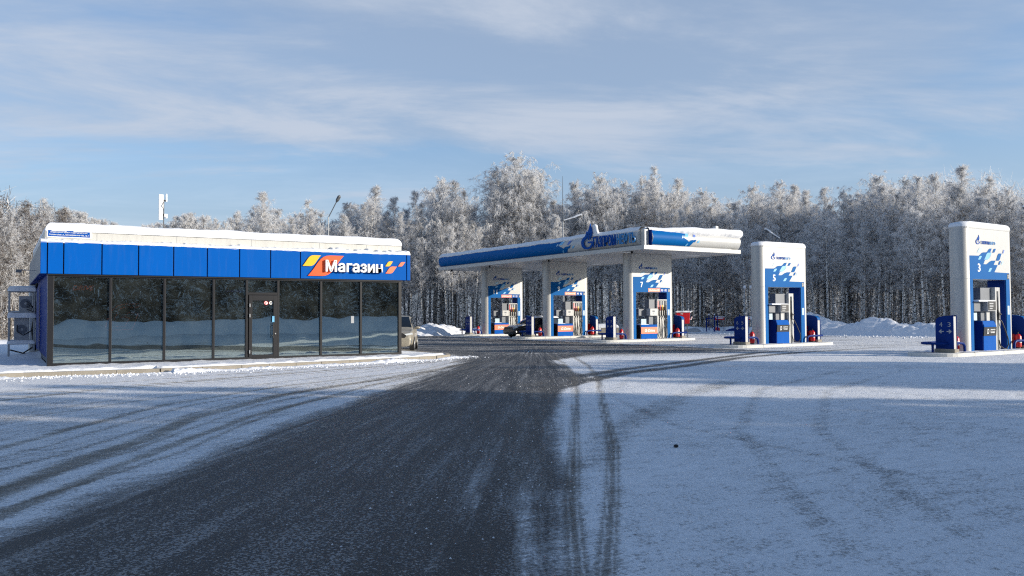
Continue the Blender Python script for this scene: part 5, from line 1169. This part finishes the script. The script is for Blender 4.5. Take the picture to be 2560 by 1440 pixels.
# undergrowth and the mass of the wood behind: too dense to count
def mass(name, label, n, dmin, dmax, zfun, wlo, whi, llo, lhi, fr, vert, pxr=(-300, 3100), seed=3):
    rng = np.random.RandomState(seed); tw = TW(); q = rng.uniform(pxr[0], pxr[1], n); d = front_d(q)+rng.uniform(dmin, dmax, n)
    ang = np.arctan2(q-1280, FPX)+yaw; hh = zfun(q, rng)
    x = d*np.sin(ang); y = d*np.cos(ang); z = hh-.1
    D = unit(rng.normal(0, 1, (n, 3))*np.array([1, 1, vert])+np.array([0, 0, .35])); L3 = rng.uniform(llo, lhi, n)
    P = np.stack([x, y, z], -1); f = np.where(rng.rand(n) < fr(hh)*np.where(q < 190, .5, 1), rng.uniform(.6, 1, n), rng.uniform(0, .4, n))
    ww = rng.uniform(wlo, whi, n); tw.add(P, P+D*L3[:, None], ww, f)
    nb_ = n//5; tw.add(P[:nb_], P[:nb_]+D[:nb_]*rng.uniform(.08, .3, nb_)[:, None], rng.uniform(.05, .12, nb_), rng.uniform(.8, 1, nb_)); link(name, tw.mesh(name, rng), label=label, category='undergrowth' if 'under' in name else 'woodland', kind='stuff')
mass('undergrowth', 'dense snowy brush between the trunks along the edge of the wood', 150000, -1.0, 9, lambda q, r: r.rand(len(q))**1.35*8., .014, .034, .3, 1.2, lambda h: .62+.0*h, 1.4)
mass('far_woodland', 'hazy grey mass of frosted twigs deep in the wood', 150000, 8, 26, lambda q, r: r.rand(len(q))**.9*np.clip((790-np.interp(q, [p[0] for p in SKYL], [p[1] for p in SKYL])-38)/FPX*98, 4, 15), .03, .06, .4, 1.2, lambda h: .72+.02*h, 1.3, seed=9)
# stems inside the mass
st = MB(); rng = np.random.RandomState(77)
for i in range(330):
    q = rng.uniform(-300, 3000); d = float(front_d(q))+rng.uniform(4, 24); ang = math.atan((q-1280)/FPX)+yaw; x, y = d*math.sin(ang), d*math.cos(ang); h = rng.uniform(7, 12); dx, dy = rng.normal(0, .4, 2); r0 = rng.uniform(.06, .12)
    st.tube([(x, y, -.2), (x+dx*.5, y+dy*.5, h*.5), (x+dx, y+dy, h)], [r0, r0*.7, r0*.25], 5, cap=False)
link('far_stems', st.mesh('far_stems', M_birch, True, 180), label='many thin pale stems deep inside the wood', category='woodland', kind='stuff')

# the wood on the near side of the yard, out of frame to the right and behind: it shades the forecourt
rng = np.random.RandomState(31)
def shade_tree(px0, py0, t, h, ki, wd=1.0):
    x, y = px0+SUN.x/math.hypot(SUN.x, SUN.y)*t, py0+SUN.y/math.hypot(SUN.x, SUN.y)*t
    tree(SPR[ki], x, y, h, wd, 'spruce of the wood beside the yard, outside the frame', 'spruces beside the yard', 'spruce_tree', 'spruce tree', 13.)
def shade_end(c):   # how far up the yard the shade reaches, for x+y = c
    return np.interp(c, [-40, 0, 19, 24, 31, 40, 44], [14, 15.5, 18.8, 19.9, 21.2, 21.0, 20])
for row in range(3):
    c = -46.
    while c < 41.5:
        if not (24.8 < c < 35.2):
            ye = float(shade_end(c)); xe = c-ye; t = 52+row*6+rng.uniform(-1, 1); tt = math.tan(math.asin(SUN.z))
            shade_tree(xe, ye-(0 if row == 0 else 3+2*row), t, t*tt+rng.uniform(-.5, .5)+.7, rng.randint(3), 1.0 if row == 0 else 1.25)
        c += rng.uniform(1.7, 2.4) if c < 30 else rng.uniform(.9, 1.4)
for i in range(7):   # farther along: shades the lower trunks of the wood on the right
    a = rng.uniform(0, 1); x, y = 96+18*a+rng.uniform(-4, 4), 4+30*a+rng.uniform(-5, 5)
    tree(SPR[i % 3], x, y, rng.uniform(15, 19), 1.3, 'spruce beyond the right edge of the frame', 'spruces beyond the right edge', 'spruce_tree', 'spruce tree', 13.)
for i in range(44):   # across the road behind the camera, mirrored in the shop windows
    x = -34+i*2.4+rng.uniform(-.8, .8); y = -40-rng.uniform(0, 9)
    (tree(SPR[i % 3], x, y, rng.uniform(11, 16), 1.2, 'spruce across the road behind the viewpoint', 'spruces across the road', 'spruce_tree', 'spruce tree', 13.) if i % 3 else
     tree(SPR[1], x, y, rng.uniform(13, 17), 1.1, 'spruce across the road behind the viewpoint', 'spruces across the road', 'spruce_tree', 'spruce tree', 13.))

# crumbs of swept snow and grit lying about
rng = np.random.RandomState(8); mb = MB()
for i in range(2600):
    if i < 1500: x = rng.uniform(-6, 16); y = np.interp(x, [p[0] for p in front[:10]]+[16], [p[1] for p in front[:10]]+[29.])-.25-abs(rng.normal(0, .55)); r = rng.uniform(.012, .05)
    elif i < 2300: a = rng.rand(); x = 3+a*12+rng.normal(0, 1.2); y = 4.5+a*17+rng.normal(0, 1.0); r = rng.uniform(.004, .012)
    else: x, y = rng.uniform(48, 55), rng.uniform(30, 47); r = rng.uniform(.03, .12)
    k = rng.uniform(.7, 1.3, 4)*r; z = gz(y)+.012; an_ = rng.rand()*6
    P = [(x+k[j]*math.cos(an_+j*1.57), y+k[j]*math.sin(an_+j*1.57), z) for j in range(4)]+[(x+r*.2, y, z+r*rng.uniform(.6, 1.2))]
    mb.add(P, [(0, 1, 4), (1, 2, 4), (2, 3, 4), (3, 0, 4)])
link('snow_crumbs', mb.mesh('crumbs', M_snow), label='loose crumbs of snow scattered over the forecourt', category='snow', kind='stuff')
